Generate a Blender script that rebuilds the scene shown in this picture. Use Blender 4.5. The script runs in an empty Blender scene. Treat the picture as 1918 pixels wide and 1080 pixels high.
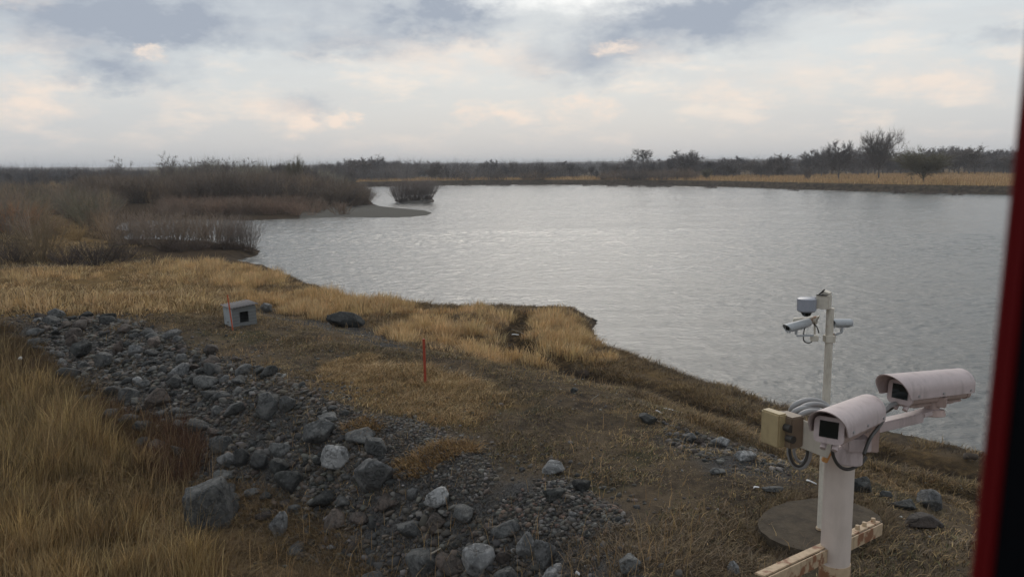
import bpy, bmesh, math, random
import numpy as np
from mathutils import Vector, Matrix
sc = bpy.context.scene
COL = sc.collection
rad = math.radians

# ------------------------------------------------------------------ camera
HC = 8.0                       # camera height above the river
FP = 1600.0                    # focal length in photograph pixels (1918 wide)
TH = math.atan((540-312)/FP)   # pitch down
RO = rad(0.5)
Fv = np.array([0, math.cos(TH), -math.sin(TH)])
U0 = np.array([0, math.sin(TH), math.cos(TH)])
R0 = np.array([1.0, 0, 0])
Rv = R0*math.cos(RO) - U0*math.sin(RO)
Uv = U0*math.cos(RO) + R0*math.sin(RO)
CP = np.array([0, 0, HC])
cd = bpy.data.cameras.new('camera')
cam = bpy.data.objects.new('camera', cd); COL.objects.link(cam)
cd.sensor_width = 36; cd.lens = 36*FP/1918
cd.clip_start = 0.02; cd.clip_end = 30000
cd.dof.use_dof = True; cd.dof.focus_distance = 30; cd.dof.aperture_fstop = 14
M = Matrix(((Rv[0], Uv[0], -Fv[0], 0), (Rv[1], Uv[1], -Fv[1], 0), (Rv[2], Uv[2], -Fv[2], HC), (0, 0, 0, 1)))
cam.matrix_world = M
sc.camera = cam
sc.view_settings.view_transform = 'Standard'; sc.view_settings.look = 'None'
sc.view_settings.gamma = 1; sc.view_settings.exposure = 0.08
sc.cycles.volume_bounces = 1
sc.cycles.max_bounces = 6; sc.cycles.diffuse_bounces = 3; sc.cycles.glossy_bounces = 3

# ------------------------------------------------------------------ sky
SUN_AZ, SUN_EL = rad(4), rad(34)
w = bpy.data.worlds.new('World'); sc.world = w; w.use_nodes = True
nt = w.node_tree; nt.nodes.clear()
def N(tree, t, **k):
    n = tree.nodes.new(t)
    for a, b in k.items(): setattr(n, a, b)
    return n
def setin(tree, sock, v):
    if isinstance(v, bpy.types.NodeSocket): tree.links.new(v, sock)
    elif v is not None: sock.default_value = v
def mth(tree, op, a, b=None, c=None, clamp=False):
    n = N(tree, 'ShaderNodeMath', operation=op, use_clamp=clamp)
    setin(tree, n.inputs[0], a)
    if b is not None: setin(tree, n.inputs[1], b)
    if c is not None: setin(tree, n.inputs[2], c)
    return n.outputs[0]
def vmth(tree, op, a, b=None):
    n = N(tree, 'ShaderNodeVectorMath', operation=op)
    setin(tree, n.inputs[0], a)
    if b is not None: setin(tree, n.inputs[1], b)
    return n.outputs['Value'] if op in ('LENGTH', 'DOT_PRODUCT') else n.outputs[0]
def ramp(tree, f, a, b, c=0.0, d=1.0, smooth=True):
    n = N(tree, 'ShaderNodeMapRange', interpolation_type='SMOOTHSTEP' if smooth else 'LINEAR')
    setin(tree, n.inputs[0], f)
    for i, v in zip((1, 2, 3, 4), (a, b, c, d)): n.inputs[i].default_value = v
    return n.outputs[0]
def mixc(tree, f, a, b, bt='MIX'):
    n = N(tree, 'ShaderNodeMix', data_type='RGBA', blend_type=bt)
    setin(tree, n.inputs[0], f)
    for s, v in ((n.inputs[6], a), (n.inputs[7], b)):
        setin(tree, s, v if isinstance(v, bpy.types.NodeSocket) or v is None else (*v, 1))
    return n.outputs[2]
def noise(tree, vec, scale, detail=4, rough=0.5, out=0, dist=0.0, dims='3D'):
    n = N(tree, 'ShaderNodeTexNoise', noise_dimensions=dims)
    if vec is not None: tree.links.new(vec, n.inputs['Vector'])
    n.inputs['Scale'].default_value = scale; n.inputs['Detail'].default_value = detail
    n.inputs['Roughness'].default_value = rough; n.inputs['Distortion'].default_value = dist
    return n.outputs[out]

def build_sky():
    t = nt
    tc = N(t, 'ShaderNodeTexCoord').outputs['Generated']
    sp = N(t, 'ShaderNodeSeparateXYZ'); t.links.new(tc, sp.inputs[0])
    x, y, z = sp.outputs
    az = mth(t, 'ARCTAN2', x, y); el = mth(t, 'ARCSINE', z)
    # directions, in thousandths: 1600 units per radian near the view
    X = mth(t, 'MULTIPLY', az, 1.6); Y = mth(t, 'MULTIPLY', el, 1.6)
    cb = N(t, 'ShaderNodeCombineXYZ'); t.links.new(X, cb.inputs[0]); t.links.new(Y, cb.inputs[1])
    v0 = cb.outputs[0]
    st = vmth(t, 'MULTIPLY', v0, (1, 2.0, 1))
    n1 = noise(t, st, 3.2, 5, 0.55, out=1)
    off = vmth(t, 'MULTIPLY', vmth(t, 'SUBTRACT', n1, (.5, .5, .5)), (.20, .07, 0))
    n2 = noise(t, st, 14, 7, 0.66, out=1)
    off2 = vmth(t, 'MULTIPLY', vmth(t, 'SUBTRACT', n2, (.5, .5, .5)), (.15, .085, 0))
    v = vmth(t, 'ADD', vmth(t, 'ADD', v0, off), off2)
    def blob(px, py, sx, sy, k=1.0, lo=.08):
        cx = math.atan((px-959)/FP)*1.6; cy = math.atan((312-py)/FP)*1.6
        s = N(t, 'ShaderNodeMapping', vector_type='POINT'); t.links.new(v, s.inputs[0])
        s.inputs['Scale'].default_value = (1000/sx, 1000/sy, 0)
        s.inputs['Location'].default_value = (-cx*1000/sx, -cy*1000/sy, 0)
        return ramp(t, vmth(t, 'LENGTH', s.outputs[0]), 1.45, lo, 0, k)
    def total(bl):
        a = blob(*bl[0])
        for b in bl[1:]: a = mth(t, 'ADD', a, blob(*b))
        return a
    dark = total([(190, 70, 210, 62, 1.0), (240, 150, 110, 30, .9), (360, 60, 90, 60, .35), (640, 20, 330, 54, .5),
                  (1255, 66, 210, 54, .95), (1500, 5, 310, 44, .8), (1085, 125, 140, 40, .6), (600, 85, 300, 34, .5), (860, 50, 150, 40, .4), (590, 195, 70, 20, .5),
                  (830, 40, 130, 50, .45), (1850, 125, 60, 16, .4), (650, 110, 160, 28, .3)])
    lite = total([(555, 218, 60, 30, 1.0, .3), (668, 222, 34, 16, .9, .3), (890, 206, 34, 20, .9, .3), (948, 214, 34, 18, .8, .3),
                  (1082, 208, 70, 22, .8, .3), (40, 195, 110, 32, .75), (1400, 190, 110, 24, .55, .3), (312, 115, 30, 14, .9, .3),
                  (1150, 98, 44, 14, .7), (1745, 185, 90, 26, .6, .3), (880, 120, 170, 40, .5), (350, 190, 90, 20, .4),
                  (50, 40, 80, 22, .6), (1560, 150, 160, 30, .35)])
    nz = noise(t, st, 9, 6, 0.6)
    nzb = noise(t, st, 3.0, 5, 0.55)
    # wide, high sky above the frame: broken grey cover
    hi = mth(t, 'MULTIPLY', ramp(t, el, .19, .32), ramp(t, nzb, .40, .62))
    dk = mth(t, 'ADD', dark, mth(t, 'MULTIPLY', hi, .40))
    dk = mth(t, 'MULTIPLY', dk, ramp(t, nz, .28, .64, .6, 1.25))
    dk = mth(t, 'MINIMUM', dk, 1.0)
    # base veil: warm near the horizon, pale blue-grey above
    hz = ramp(t, el, -.01, .13, 0, 1)
    c = mixc(t, hz, (.59, .605, .625), (.63, .675, .715))
    streak = noise(t, vmth(t, 'MULTIPLY', v0, (1, 5, 1)), 4, 5, .55)
    c = mixc(t, ramp(t, streak, .42, .68, 0, .55), c, (.58, .61, .65))
    pk = noise(t, vmth(t, 'MULTIPLY', v0, (1, 3, 1)), 5.5, 5, .6)
    band = mth(t, 'MULTIPLY', ramp(t, el, .0, .05), ramp(t, el, .19, .10))
    c = mixc(t, mth(t, 'MULTIPLY', ramp(t, pk, .47, .68, 0, .75), band), c, (.86, .77, .71))
    sky = N(t, 'ShaderNodeTexSky', sky_type='NISHITA'); sky.sun_disc = False
    sky.sun_elevation = SUN_EL; sky.sun_rotation = SUN_AZ; sky.air_density = 1.5; sky.dust_density = 2
    skyc = vmth(t, 'SCALE', sky.outputs[0]); t.nodes[-1].inputs['Scale'].default_value = .10
    c = mixc(t, .10, c, skyc)
    c = mixc(t, dk, c, (.365, .41, .485))
    lt = mth(t, 'MULTIPLY', lite, ramp(t, nz, .34, .62, .15, 1.2))
    lt = mth(t, 'MINIMUM', lt, 1.0)
    c = mixc(t, lt, c, (.95, .80, .68))
    glow = total([(1085, -35, 230, 62, .85), (1040, -10, 160, 40, .4)])
    gg = mth(t, 'MINIMUM', glow, 1.0)
    c = mixc(t, gg, c, (1.0, 1.0, .98))
    # brighter cloud round the hidden sun, above the frame
    sd = (math.sin(SUN_AZ)*math.cos(SUN_EL), math.cos(SUN_AZ)*math.cos(SUN_EL), math.sin(SUN_EL))
    dp = vmth(t, 'DOT_PRODUCT', tc, sd)
    c = mixc(t, ramp(t, dp, .915, 1.0, 0, .9), c, (2.2, 2.1, 1.95))
    bg = N(t, 'ShaderNodeBackground'); t.links.new(c, bg.inputs[0]); bg.inputs[1].default_value = 1.0
    o = N(t, 'ShaderNodeOutputWorld'); t.links.new(bg.outputs[0], o.inputs[0])
build_sky()
sl = bpy.data.lights.new('sun', 'SUN'); sl.energy = 0.85; sl.angle = rad(30); sl.color = (1, .93, .84)
so = bpy.data.objects.new('sun', sl); COL.objects.link(so)
sdir = Vector((math.sin(SUN_AZ)*math.cos(SUN_EL), math.cos(SUN_AZ)*math.cos(SUN_EL), math.sin(SUN_EL)))
so.rotation_euler = sdir.to_track_quat('Z', 'Y').to_euler(); so.location = (0, 0, 40)

# ------------------------------------------------------------------ helpers
def tag(o, label=None, cat=None, group=None, kind=None):
    if label: o['label'] = label
    if cat: o['category'] = cat
    if group: o['group'] = group
    if kind: o['kind'] = kind
    return o
def D(px, py):
    return Fv + (px-959)/FP*Rv + (540-py)/FP*Uv
def PD(px, py, depth):
    return CP + D(px, py)*depth
def atz(px, py, z):
    d = D(px, py); return CP + d*((z-HC)/d[2])
def xy(pts, z=0.0):
    return np.array([atz(p[0], p[1], p[2] if len(p) > 2 else z)[:2] for p in pts])
def sstep(a, b, x):
    t = np.clip((x-a)/(b-a), 0, 1); return t*t*(3-2*t)
def hash2(ix, iy, s):
    h = np.sin(ix*127.1 + iy*311.7 + s*74.7)*43758.5453
    return h-np.floor(h)
def vnoise(x, y, s=0):
    ix, iy = np.floor(x), np.floor(y); fx, fy = x-ix, y-iy
    fx = fx*fx*(3-2*fx); fy = fy*fy*(3-2*fy)
    a = hash2(ix, iy, s); b = hash2(ix+1, iy, s); c = hash2(ix, iy+1, s); d = hash2(ix+1, iy+1, s)
    return (a*(1-fx)+b*fx)*(1-fy)+(c*(1-fx)+d*fx)*fy
def fbm(x, y, s=0, o=4):
    r = 0; a = .5; tot = 0
    for i in range(o):
        r = r+a*vnoise(x, y, s+i*13); tot += a; a *= .5; x = x*2.03+5.1; y = y*2.03+1.7
    return r/tot
def pdist(P, poly, closed=True):
    """distance from points to a polyline/polygon"""
    n = len(poly); best = np.full(len(P), 1e18)
    for i in range(n if closed else n-1):
        a = poly[i]; b = poly[(i+1) % n]; ab = b-a
        t = np.clip(((P-a)@ab)/max(ab@ab, 1e-12), 0, 1)
        q = P-(a+t[:, None]*ab)
        best = np.minimum(best, (q*q).sum(1))
    return np.sqrt(best)
def inside(P, poly):
    r = np.zeros(len(P), bool); n = len(poly); x, y = P[:, 0], P[:, 1]
    for i in range(n):
        x1, y1 = poly[i]; x2, y2 = poly[(i+1) % n]
        if y1 == y2: continue
        c = ((y1 > y) != (y2 > y)) & (x < (x2-x1)*(y-y1)/(y2-y1)+x1)
        r ^= c
    return r
def smooth_poly(p, k=1, closed=True):
    for _ in range(k):
        q = []
        n = len(p)
        rng = range(n if closed else n-1)
        if not closed: q.append(p[0])
        for i in rng:
            a, b = p[i], p[(i+1) % n]; q += [a*.75+b*.25, a*.25+b*.75]
        if not closed: q.append(p[-1])
        p = np.array(q)
    return p
def meshnp(name, V, quads=None, tris=None, mat=None, smooth=False, tint=None, parent=None, attrs=None, link=True):
    V = np.asarray(V, np.float32); me = bpy.data.meshes.new(name)
    nq = 0 if quads is None else len(quads); ntr = 0 if tris is None else len(tris)
    me.vertices.add(len(V)); me.vertices.foreach_set('co', V.ravel())
    L = []
    if nq: L.append(np.asarray(quads).ravel())
    if ntr: L.append(np.asarray(tris).ravel())
    L = np.concatenate(L).astype(np.int32)
    me.loops.add(len(L)); me.loops.foreach_set('vertex_index', L)
    me.polygons.add(nq+ntr)
    st = np.concatenate([np.arange(nq)*4, nq*4+np.arange(ntr)*3]).astype(np.int32)
    me.polygons.foreach_set('loop_start', st)
    if smooth: me.polygons.foreach_set('use_smooth', np.ones(nq+ntr, bool))
    me.update(calc_edges=True)
    if tint is not None:
        a = me.color_attributes.new('tint', 'FLOAT_COLOR', 'POINT')
        c = np.ones((len(V), 4), np.float32); c[:, :3] = tint
        a.data.foreach_set('color', c.ravel())
    for k, val in (attrs or {}).items():
        a = me.attributes.new(k, 'FLOAT', 'POINT'); a.data.foreach_set('value', np.asarray(val, np.float32))
    if mat: me.materials.append(mat)
    if not link: return me
    o = bpy.data.objects.new(name, me); COL.objects.link(o)
    if parent: o.parent = parent
    return o
def obj(name, me, parent=None, loc=None):
    o = bpy.data.objects.new(name, me); COL.objects.link(o)
    if parent: o.parent = parent
    if loc is not None: o.location = loc
    return o
def empty(name, loc=(0, 0, 0), rz=0):
    o = bpy.data.objects.new(name, None); COL.objects.link(o); o.location = loc; o.rotation_euler = (0, 0, rz)
    o.empty_display_size = .1
    return o

# ------------------------------------------------------------------ materials
def pm(name, col=(.5, .5, .5), rough=.8, spec=.3, metal=0):
    m = bpy.data.materials.new(name); m.use_nodes = True
    b = m.node_tree.nodes['Principled BSDF']
    b.inputs['Base Color'].default_value = (*col, 1); b.inputs['Roughness'].default_value = rough
    b.inputs['Specular IOR Level'].default_value = spec; b.inputs['Metallic'].default_value = metal
    return m, m.node_tree, b
def bump(t, b, h, s=.3, d=.02):
    n = N(t, 'ShaderNodeBump'); t.links.new(h, n.inputs['Height'])
    n.inputs['Strength'].default_value = s; n.inputs['Distance'].default_value = d
    t.links.new(n.outputs[0], b.inputs['Normal'])
def geo(t): return N(t, 'ShaderNodeNewGeometry').outputs['Position']
def oco(t): return N(t, 'ShaderNodeTexCoord').outputs['Object']
def tint_mat(name, rough=.85, spec=.15, mul=1.0, sat=1.0):
    m, t, b = pm(name, rough=rough, spec=spec)
    a = N(t, 'ShaderNodeAttribute', attribute_name='tint')
    n = noise(t, geo(t), 1.3, 3, .6)
    c = mixc(t, ramp(t, n, .3, .7, 0, .35), a.outputs['Color'], mixc(t, 1.0, a.outputs['Color'], (.62, .55, .5), 'MULTIPLY'))
    if mul != 1: c = vmth(t, 'SCALE', c); t.nodes[-1].inputs['Scale'].default_value = mul
    hs_ = N(t, 'ShaderNodeHueSaturation'); hs_.inputs['Saturation'].default_value = sat; t.links.new(c, hs_.inputs['Color'])
    t.links.new(hs_.outputs[0], b.inputs['Base Color'])
    return m
M_GRASS = tint_mat('dry_grass', .8, .2, mul=1.2, sat=1.0)
M_TWIG = tint_mat('bare_twigs', .9, .1)
def paint_mat(name, col, rust=.5, rustcol=(.16, .06, .025), rough=.5, dirt=.3, sc_=6.0, spec=.4):
    m, t, b = pm(name, col, rough, spec)
    p = oco(t)
    n1 = noise(t, p, sc_, 6, .65); n2 = noise(t, p, sc_*3.1, 5, .6)
    c = mixc(t, ramp(t, n2, .35, .75, 0, dirt), col, tuple(k*.55 for k in col))
    st_ = noise(t, vmth(t, 'MULTIPLY', p, (1, 1, .18)), sc_*2.2, 5, .65)
    c = mixc(t, ramp(t, st_, .48, .75, 0, min(dirt*1.6, .8)), c, tuple(k*.42*q for k, q in zip(col, (1, .94, .85))))
    c = mixc(t, ramp(t, n1, .74-.20*rust, .80-.20*rust, 0, .9), c, rustcol)
    t.links.new(c, b.inputs['Base Color'])
    t.links.new(ramp(t, n1, .6, .8, rough, .85), b.inputs['Roughness'])
    bump(t, b, n2, .15, .003)
    return m
def rock_mat(name, a, b_, c_, sc_=3.0):
    m, t, b = pm(name, a, .82, .3)
    p = oco(t); oi = N(t, 'ShaderNodeObjectInfo')
    off = vmth(t, 'ADD', p, None); 
    cb = N(t, 'ShaderNodeCombineXYZ')
    t.links.new(mth(t, 'MULTIPLY', oi.outputs['Random'], 37.0), cb.inputs[0]); t.links.new(cb.outputs[0], t.nodes[off.node.name].inputs[1])
    n1 = noise(t, off, sc_, 6, .65, dist=.6); n2 = noise(t, off, sc_*6, 5, .7)
    c = mixc(t, ramp(t, n1, .35, .62), a, b_)
    c = mixc(t, ramp(t, n2, .5, .72, 0, .8), c, c_)
    hv = N(t, 'ShaderNodeHueSaturation'); t.links.new(c, hv.inputs['Color'])
    t.links.new(ramp(t, oi.outputs['Random'], 0, 1, .6, 1.45, False), hv.inputs['Value'])
    t.links.new(hv.outputs[0], b.inputs['Base Color'])
    h = mth(t, 'ADD', mth(t, 'MULTIPLY', n1, .7), mth(t, 'MULTIPLY', n2, .4))
    vo = N(t, 'ShaderNodeTexVoronoi', feature='DISTANCE_TO_EDGE'); t.links.new(vmth(t, 'ADD', off, vmth(t, 'SCALE', noise(t, off, 4, 4, .6, out=1))), vo.inputs['Vector']); vo.inputs['Scale'].default_value = 2.2
    h = mth(t, 'ADD', h, ramp(t, vo.outputs['Distance'], 0, .05, 0, .5))
    bump(t, b, h, 1.0, .07)
    return m
M_ROCK = rock_mat('grey_rock', (.108, .106, .100), (.060, .061, .060), (.18, .176, .166))
M_ROCKW = rock_mat('pale_rock', (.23, .226, .22), (.11, .11, .108), (.34, .335, .325), 2.5)
M_ROCKR = rock_mat('brown_rock', (.105, .08, .066), (.06, .05, .043), (.15, .125, .105), 3)
M_ROCKD = rock_mat('dark_rock', (.042, .042, .039), (.024, .025, .024), (.095, .093, .086), 2)
m, t, b = pm('gravel', rough=.85, spec=.25)
a = N(t, 'ShaderNodeAttribute', attribute_name='tint'); t.links.new(a.outputs['Color'], b.inputs['Base Color'])
bump(t, b, noise(t, geo(t), 30, 4, .6), .4, .01); M_GRAVEL = m
M_CREAM = paint_mat('cream_paint', (.60, .545, .46), .55, (.30, .13, .055), .55, .35, 5)
M_CREAMR = paint_mat('rusty_cream_paint', (.50, .37, .24), 1.15, (.20, .075, .03), .65, .5, 9)
M_POST = paint_mat('post_paint', (.60, .51, .45), .25, (.25, .10, .04), .5, .2, 3.2)
M_WHITE = paint_mat('camera_paint_red_bounce', (.51, .415, .40), -1, (.3, .2, .15), .45, .30, 9)  # pale paint with the train's reflected red mixed into the base colour
M_PINK = paint_mat('bracket_paint', (.46, .34, .30), .2, (.2, .09, .05), .5, .35, 9)
M_GREYCAM = paint_mat('grey_camera_paint', (.42, .43, .44), -1, (.3, .2, .15), .4, .2, 12)
M_YEL = paint_mat('yellow_box_paint', (.40, .31, .17), .1, (.2, .1, .04), .5, .3, 8)
M_BRN = paint_mat('brown_plastic', (.20, .145, .10), .0, (.1, .05, .03), .5, .3, 8)
M_BLACK = pm('black_plastic', (.012, .012, .013), .35, .5)[0]
M_GLASS = pm('camera_window_glass', (.006, .010, .010), .06, .6)[0]
M_CABLE = pm('grey_cable', (.30, .29, .285), .5, .4)[0]
M_CABLED = pm('dark_cable', (.05, .045, .04), .5, .4)[0]
M_DOME = paint_mat('dome_grey_paint', (.30, .31, .35), -1, (.3, .2, .15), .35, .15, 9)
M_RED = paint_mat('red_stake_paint', (.34, .055, .025), .15, (.10, .03, .02), .6, .4, 14)
M_ORANGE = paint_mat('orange_stake_paint', (.46, .09, .03), .1, (.12, .04, .02), .6, .3, 14)

# ------------------------------------------------------------------ terrain
river = np.vstack([
    np.array([(60, -60), (36, -20), (23.5, 3)]),
    xy([(1950, 905), (1850, 873), (1750, 850), (1640, 826), (1540, 800), (1440, 768), (1350, 738), (1270, 708), (1200, 682),
        (1150, 664), (1120, 645), (1108, 622), (1116, 600), (1085, 595), (1000, 594), (920, 592), (850, 590), (780, 586), (700, 578), (650, 566),
        (600, 548), (560, 528), (520, 512), (470, 500), (420, 492), (452, 486), (480, 479), (488, 470), (470, 463), (400, 455), (310, 451),
        (245, 452), (232, 444), (250, 434), (215, 428), (228, 417), (300, 412), (380, 411), (430, 413), (480, 413), (560, 409), (640, 407), (700, 408),
        (760, 407), (795, 404), (811, 399), (795, 394), (750, 390), (712, 386), (700, 382), (690, 372), (668, 362), (655, 354), (690, 349.5),
        (760, 348.5), (850, 347), (930, 346), (1000, 346), (1080, 346.5), (1180, 347), (1280, 348.5), (1380, 351), (1500, 355), (1600, 358), (1700, 361), (1900, 365)]),
    np.array([(210, 200), (330, 60), (420, -60)])])
isle = smooth_poly(xy([(736, 376), (745, 380), (775, 382), (808, 380), (816, 376), (800, 373), (750, 373)]), 1)
def ragged(poly):
    out = []
    for i in range(len(poly)):
        a, b = poly[i], poly[(i+1) % len(poly)]; out.append(a)
        if max(a[1], b[1]) < 62 and min(a[1], b[1]) > 2 and a[0] > -40:
            n = int(np.linalg.norm(b-a)/.9); nv = np.array([-(b-a)[1], (b-a)[0]])/np.linalg.norm(b-a)
            for k in range(1, n):
                p = a+(b-a)*k/n; out.append(p+nv*float(fbm(p[0:1]*.9, p[1:2]*.9, 17)[0]-.5)*1.1)
    return np.array(out)
river = ragged(river)
barp = xy([(640, 409), (700, 409), (760, 408), (795, 405), (813, 399), (795, 393), (750, 388), (705, 384), (660, 390), (600, 396), (560, 402), (560, 412)])
plat = smooth_poly(np.vstack([xy([(420, 578), (520, 590), (600, 604), (690, 625), (790, 652), (900, 675), (1060, 712), (1150, 742), (1240, 782), (1320, 822), (1440, 862),
                           (1560, 900), (1700, 945), (1860, 1010)], 2.3), np.array([(12, 6), (14, -20), (20, -60), (-60, -60), (-70, 0), (-60, 30)]), xy([(-100, 575), (100, 562), (300, 566)], 2.0)]), 1)
topl = smooth_poly(xy([(-900, 660), (-300, 625), (30, 606), (80, 592), (180, 592), (270, 602), (340, 640), (430, 668), (520, 700), (600, 740), (680, 775), (770, 800),
           (860, 850), (960, 905), (1120, 950), (1180, 1000), (1200, 1120), (1150, 1500)], 2.3), 1, False)
botl = smooth_poly(xy([(-900, 760, 1.3), (-300, 710, 1.3), (30, 690, 1.3), (130, 760, 1.0), (230, 815, .8), (330, 880, .7), (420, 965, .5), (560, 1045, .4), (700, 1110, .4), (820, 1260, .4), (800, 1700, .4)]), 1, False)
ditch_close = np.array([(0, -40), (-80, -40), (-80, 28)])
Tp = np.vstack([topl, ditch_close]); Bp = np.vstack([botl, ditch_close])
track = xy([(985, 588, 1), (962, 605, 1), (955, 625, 1), (1000, 655, 1), (1060, 680, 1), (1110, 706, 1), (1190, 733, 1), (1300, 778, 1), (1450, 832, 1), (1600, 872, 1), (1800, 915, 1), (1950, 960, 1)])
track2 = xy([(1090, 690, 1), (1200, 722, .9), (1320, 762, .9), (1470, 812, .9), (1620, 850, .8), (1800, 893, .8), (1950, 930, .8)])

def land_h(P, detail=True):
    x, y = P[:, 0], P[:, 1]; r = np.hypot(x, y)
    ins = inside(P, river) & ~inside(P, isle)
    dr = np.minimum(pdist(P, river), pdist(P, isle))
    jig = (fbm(x*.7, y*.7, 3)-.5)*1.0*np.clip(y/20, .2, 2.5)
    far = (y > 185+.0*x) & ~((x < -20) & (y < 330)) | ((x > 60) & (y > 60))
    water_h = -np.minimum(dr*.35, 1.6)
    # far bank: a steep cut, then a flat meadow that rises slowly
    zf = 2.1*np.clip((dr+jig*.5)/2.2, 0, 1) + np.clip(dr-20, 0, None)*.0022
    # hills on the horizon
    ang = np.arctan2(x, y)
    zf = zf + sstep(2500, 5200, r)*(3+30*fbm(ang*5+3, r*.0002, 9)*sstep(-.35, .25, ang)+14*fbm(ang*19, 0*r, 5))
    # near side
    zn = .85*np.clip((dr+jig*.35)/1.5, 0, 1)
    zn = zn + .25*sstep(5, 30, dr)
    dp = pdist(P, plat); ip = inside(P, plat); sp = np.where(ip, dp, -dp)
    prs = sstep(-5.0, 1.2, sp + (fbm(x*.35, y*.35, 21)-.5)*1.6)
    zn = zn*(1-prs) + 2.3*prs
    near = y < 75
    zmid = np.minimum(.30+dr*.035, 1.6)*np.clip(dr/1.5, 0, 1)
    bl = sstep(58, 95, y)
    z = zn*(1-bl)+zmid*bl
    ib = inside(P, barp)
    z = np.where(ib, .28*np.clip(dr/3.0, 0, 1), z)
    z = np.where(inside(P, isle), .5*np.clip(dr/2.0, 0, 1), z)
    # the bank cut of stones falling into the hollow on the left
    iT = inside(P, Tp); iB = inside(P, Bp)
    sel = iT
    if sel.any():
        Q = P[sel]; dT = pdist(Q, topl, False); dB = pdist(Q, botl, False)
        tt = np.where(iB[sel], 1.0, dT/(dT+dB+1e-6))
        tt = tt*.6+.4*tt*tt*(3-2*tt)
        zd = .4+.95*sstep(17, 29, Q[:, 1])
        zz = z[sel]; tt = np.where(zz < zd, 0, tt); z[sel] = zz*(1-tt)+zd*tt
    z = np.where(far, zf, z)
    if detail:
        nd = sstep(.5, 3, dr)*np.where(r < 130, 1, .4)
        z = z+((fbm(x*.45, y*.45, 31)-.5)*.34+(fbm(x*1.9, y*1.9, 41)-.5)*.16+(fbm(x*6, y*6, 51, 3)-.5)*.05)*nd*(1-.6*ib)
        tr = np.minimum(pdist(P, track, False), pdist(P, track2, False))
        z = z-.16*np.exp(-(tr/.45)**2)
    z = np.where(ins, water_h, np.maximum(z, .02))
    return z, ins, dr
def ground(px, py):
    """world point where the pixel's ray meets the ground"""
    d = D(px, py); tt = np.concatenate([np.linspace(8, 60, 521), np.geomspace(60.2, 3000, 700)])
    P = CP+d*tt[:, None]; h = land_h(P[:, :2])[0]
    k = np.where(P[:, 2] < np.maximum(h, 0))[0]
    if len(k) == 0: return P[-1]
    k = k[0]; lo, hi = tt[max(k-1, 0)], tt[k]
    for _ in range(8):
        m_ = (lo+hi)/2; q = CP+d*m_
        if q[2] < max(land_h(q[None, :2])[0][0], 0): hi = m_
        else: lo = m_
    q = CP+d*hi; q[2] = max(land_h(q[None, :2])[0][0], 0); return q
def gxy(pts): return np.array([ground(*p)[:2] for p in pts])
def hz(x, y):
    return land_h(np.array([[x, y]]))[0][0]

REG = dict(
    reeds=gxy([(380, 492), (440, 498), (520, 515), (600, 552), (700, 568), (800, 572), (1000, 585), (1090, 600), (1110, 655), (1060, 700), (950, 680), (860, 668), (760, 645), (690, 606), (600, 600), (520, 585), (430, 560), (400, 530)]),
    clump=gxy([(985, 600), (1020, 590), (1095, 602), (1105, 640), (1160, 672), (1130, 690), (1070, 668), (1010, 640)]),
    shoregrass=gxy([(1125, 646), (1200, 683), (1270, 710), (1350, 740), (1440, 770), (1540, 802), (1640, 828), (1750, 852), (1900, 885), (1950, 990), (1800, 950), (1650, 905), (1500, 868), (1400, 830), (1300, 790), (1180, 735), (1090, 692)]),
    meadow=gxy([(-80, 510), (120, 505), (300, 492), (420, 495), (440, 560), (400, 585), (280, 590), (60, 590), (-80, 600)]),
    gold=gxy([(600, 690), (690, 660), (800, 690), (900, 720), (960, 760), (880, 800), (780, 790), (680, 760), (610, 720)]),
    lefttall=gxy([(-150, 650), (30, 680), (110, 740), (190, 830), (300, 900), (380, 1000), (440, 1120), (200, 1250), (-300, 1150), (-300, 800)]),
    redweed=gxy([(170, 760), (330, 790), (390, 860), (340, 910), (240, 880), (160, 810)]),
    matted=gxy([(300, 900), (440, 900), (560, 960), (640, 1000), (700, 1080), (900, 1150), (500, 1160), (340, 1040)]),
    matr=gxy([(1050, 1010), (1200, 990), (1350, 960), (1480, 1000), (1500, 1100), (1100, 1130)]),
    tuft=gxy([(640, 800), (690, 785), (720, 800), (700, 820), (650, 820)]),
    tuft2=gxy([(730, 870), (800, 840), (880, 830), (900, 850), (800, 890), (750, 900)]),
    gravel=gxy([(560, 730), (680, 770), (800, 790), (900, 850), (940, 900), (900, 950), (800, 930), (700, 850), (600, 780)]),
    gravel2=gxy([(950, 900), (1060, 900), (1150, 945), (1190, 985), (1120, 1010), (1000, 1010), (900, 960)]),
    gravel3=gxy([(480, 572), (560, 585), (620, 600), (720, 625), (790, 655), (740, 655), (600, 615), (490, 592)]),
    gravel4=gxy([(1240, 790), (1300, 810), (1470, 865), (1480, 900), (1340, 880), (1250, 830)]),
)

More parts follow.
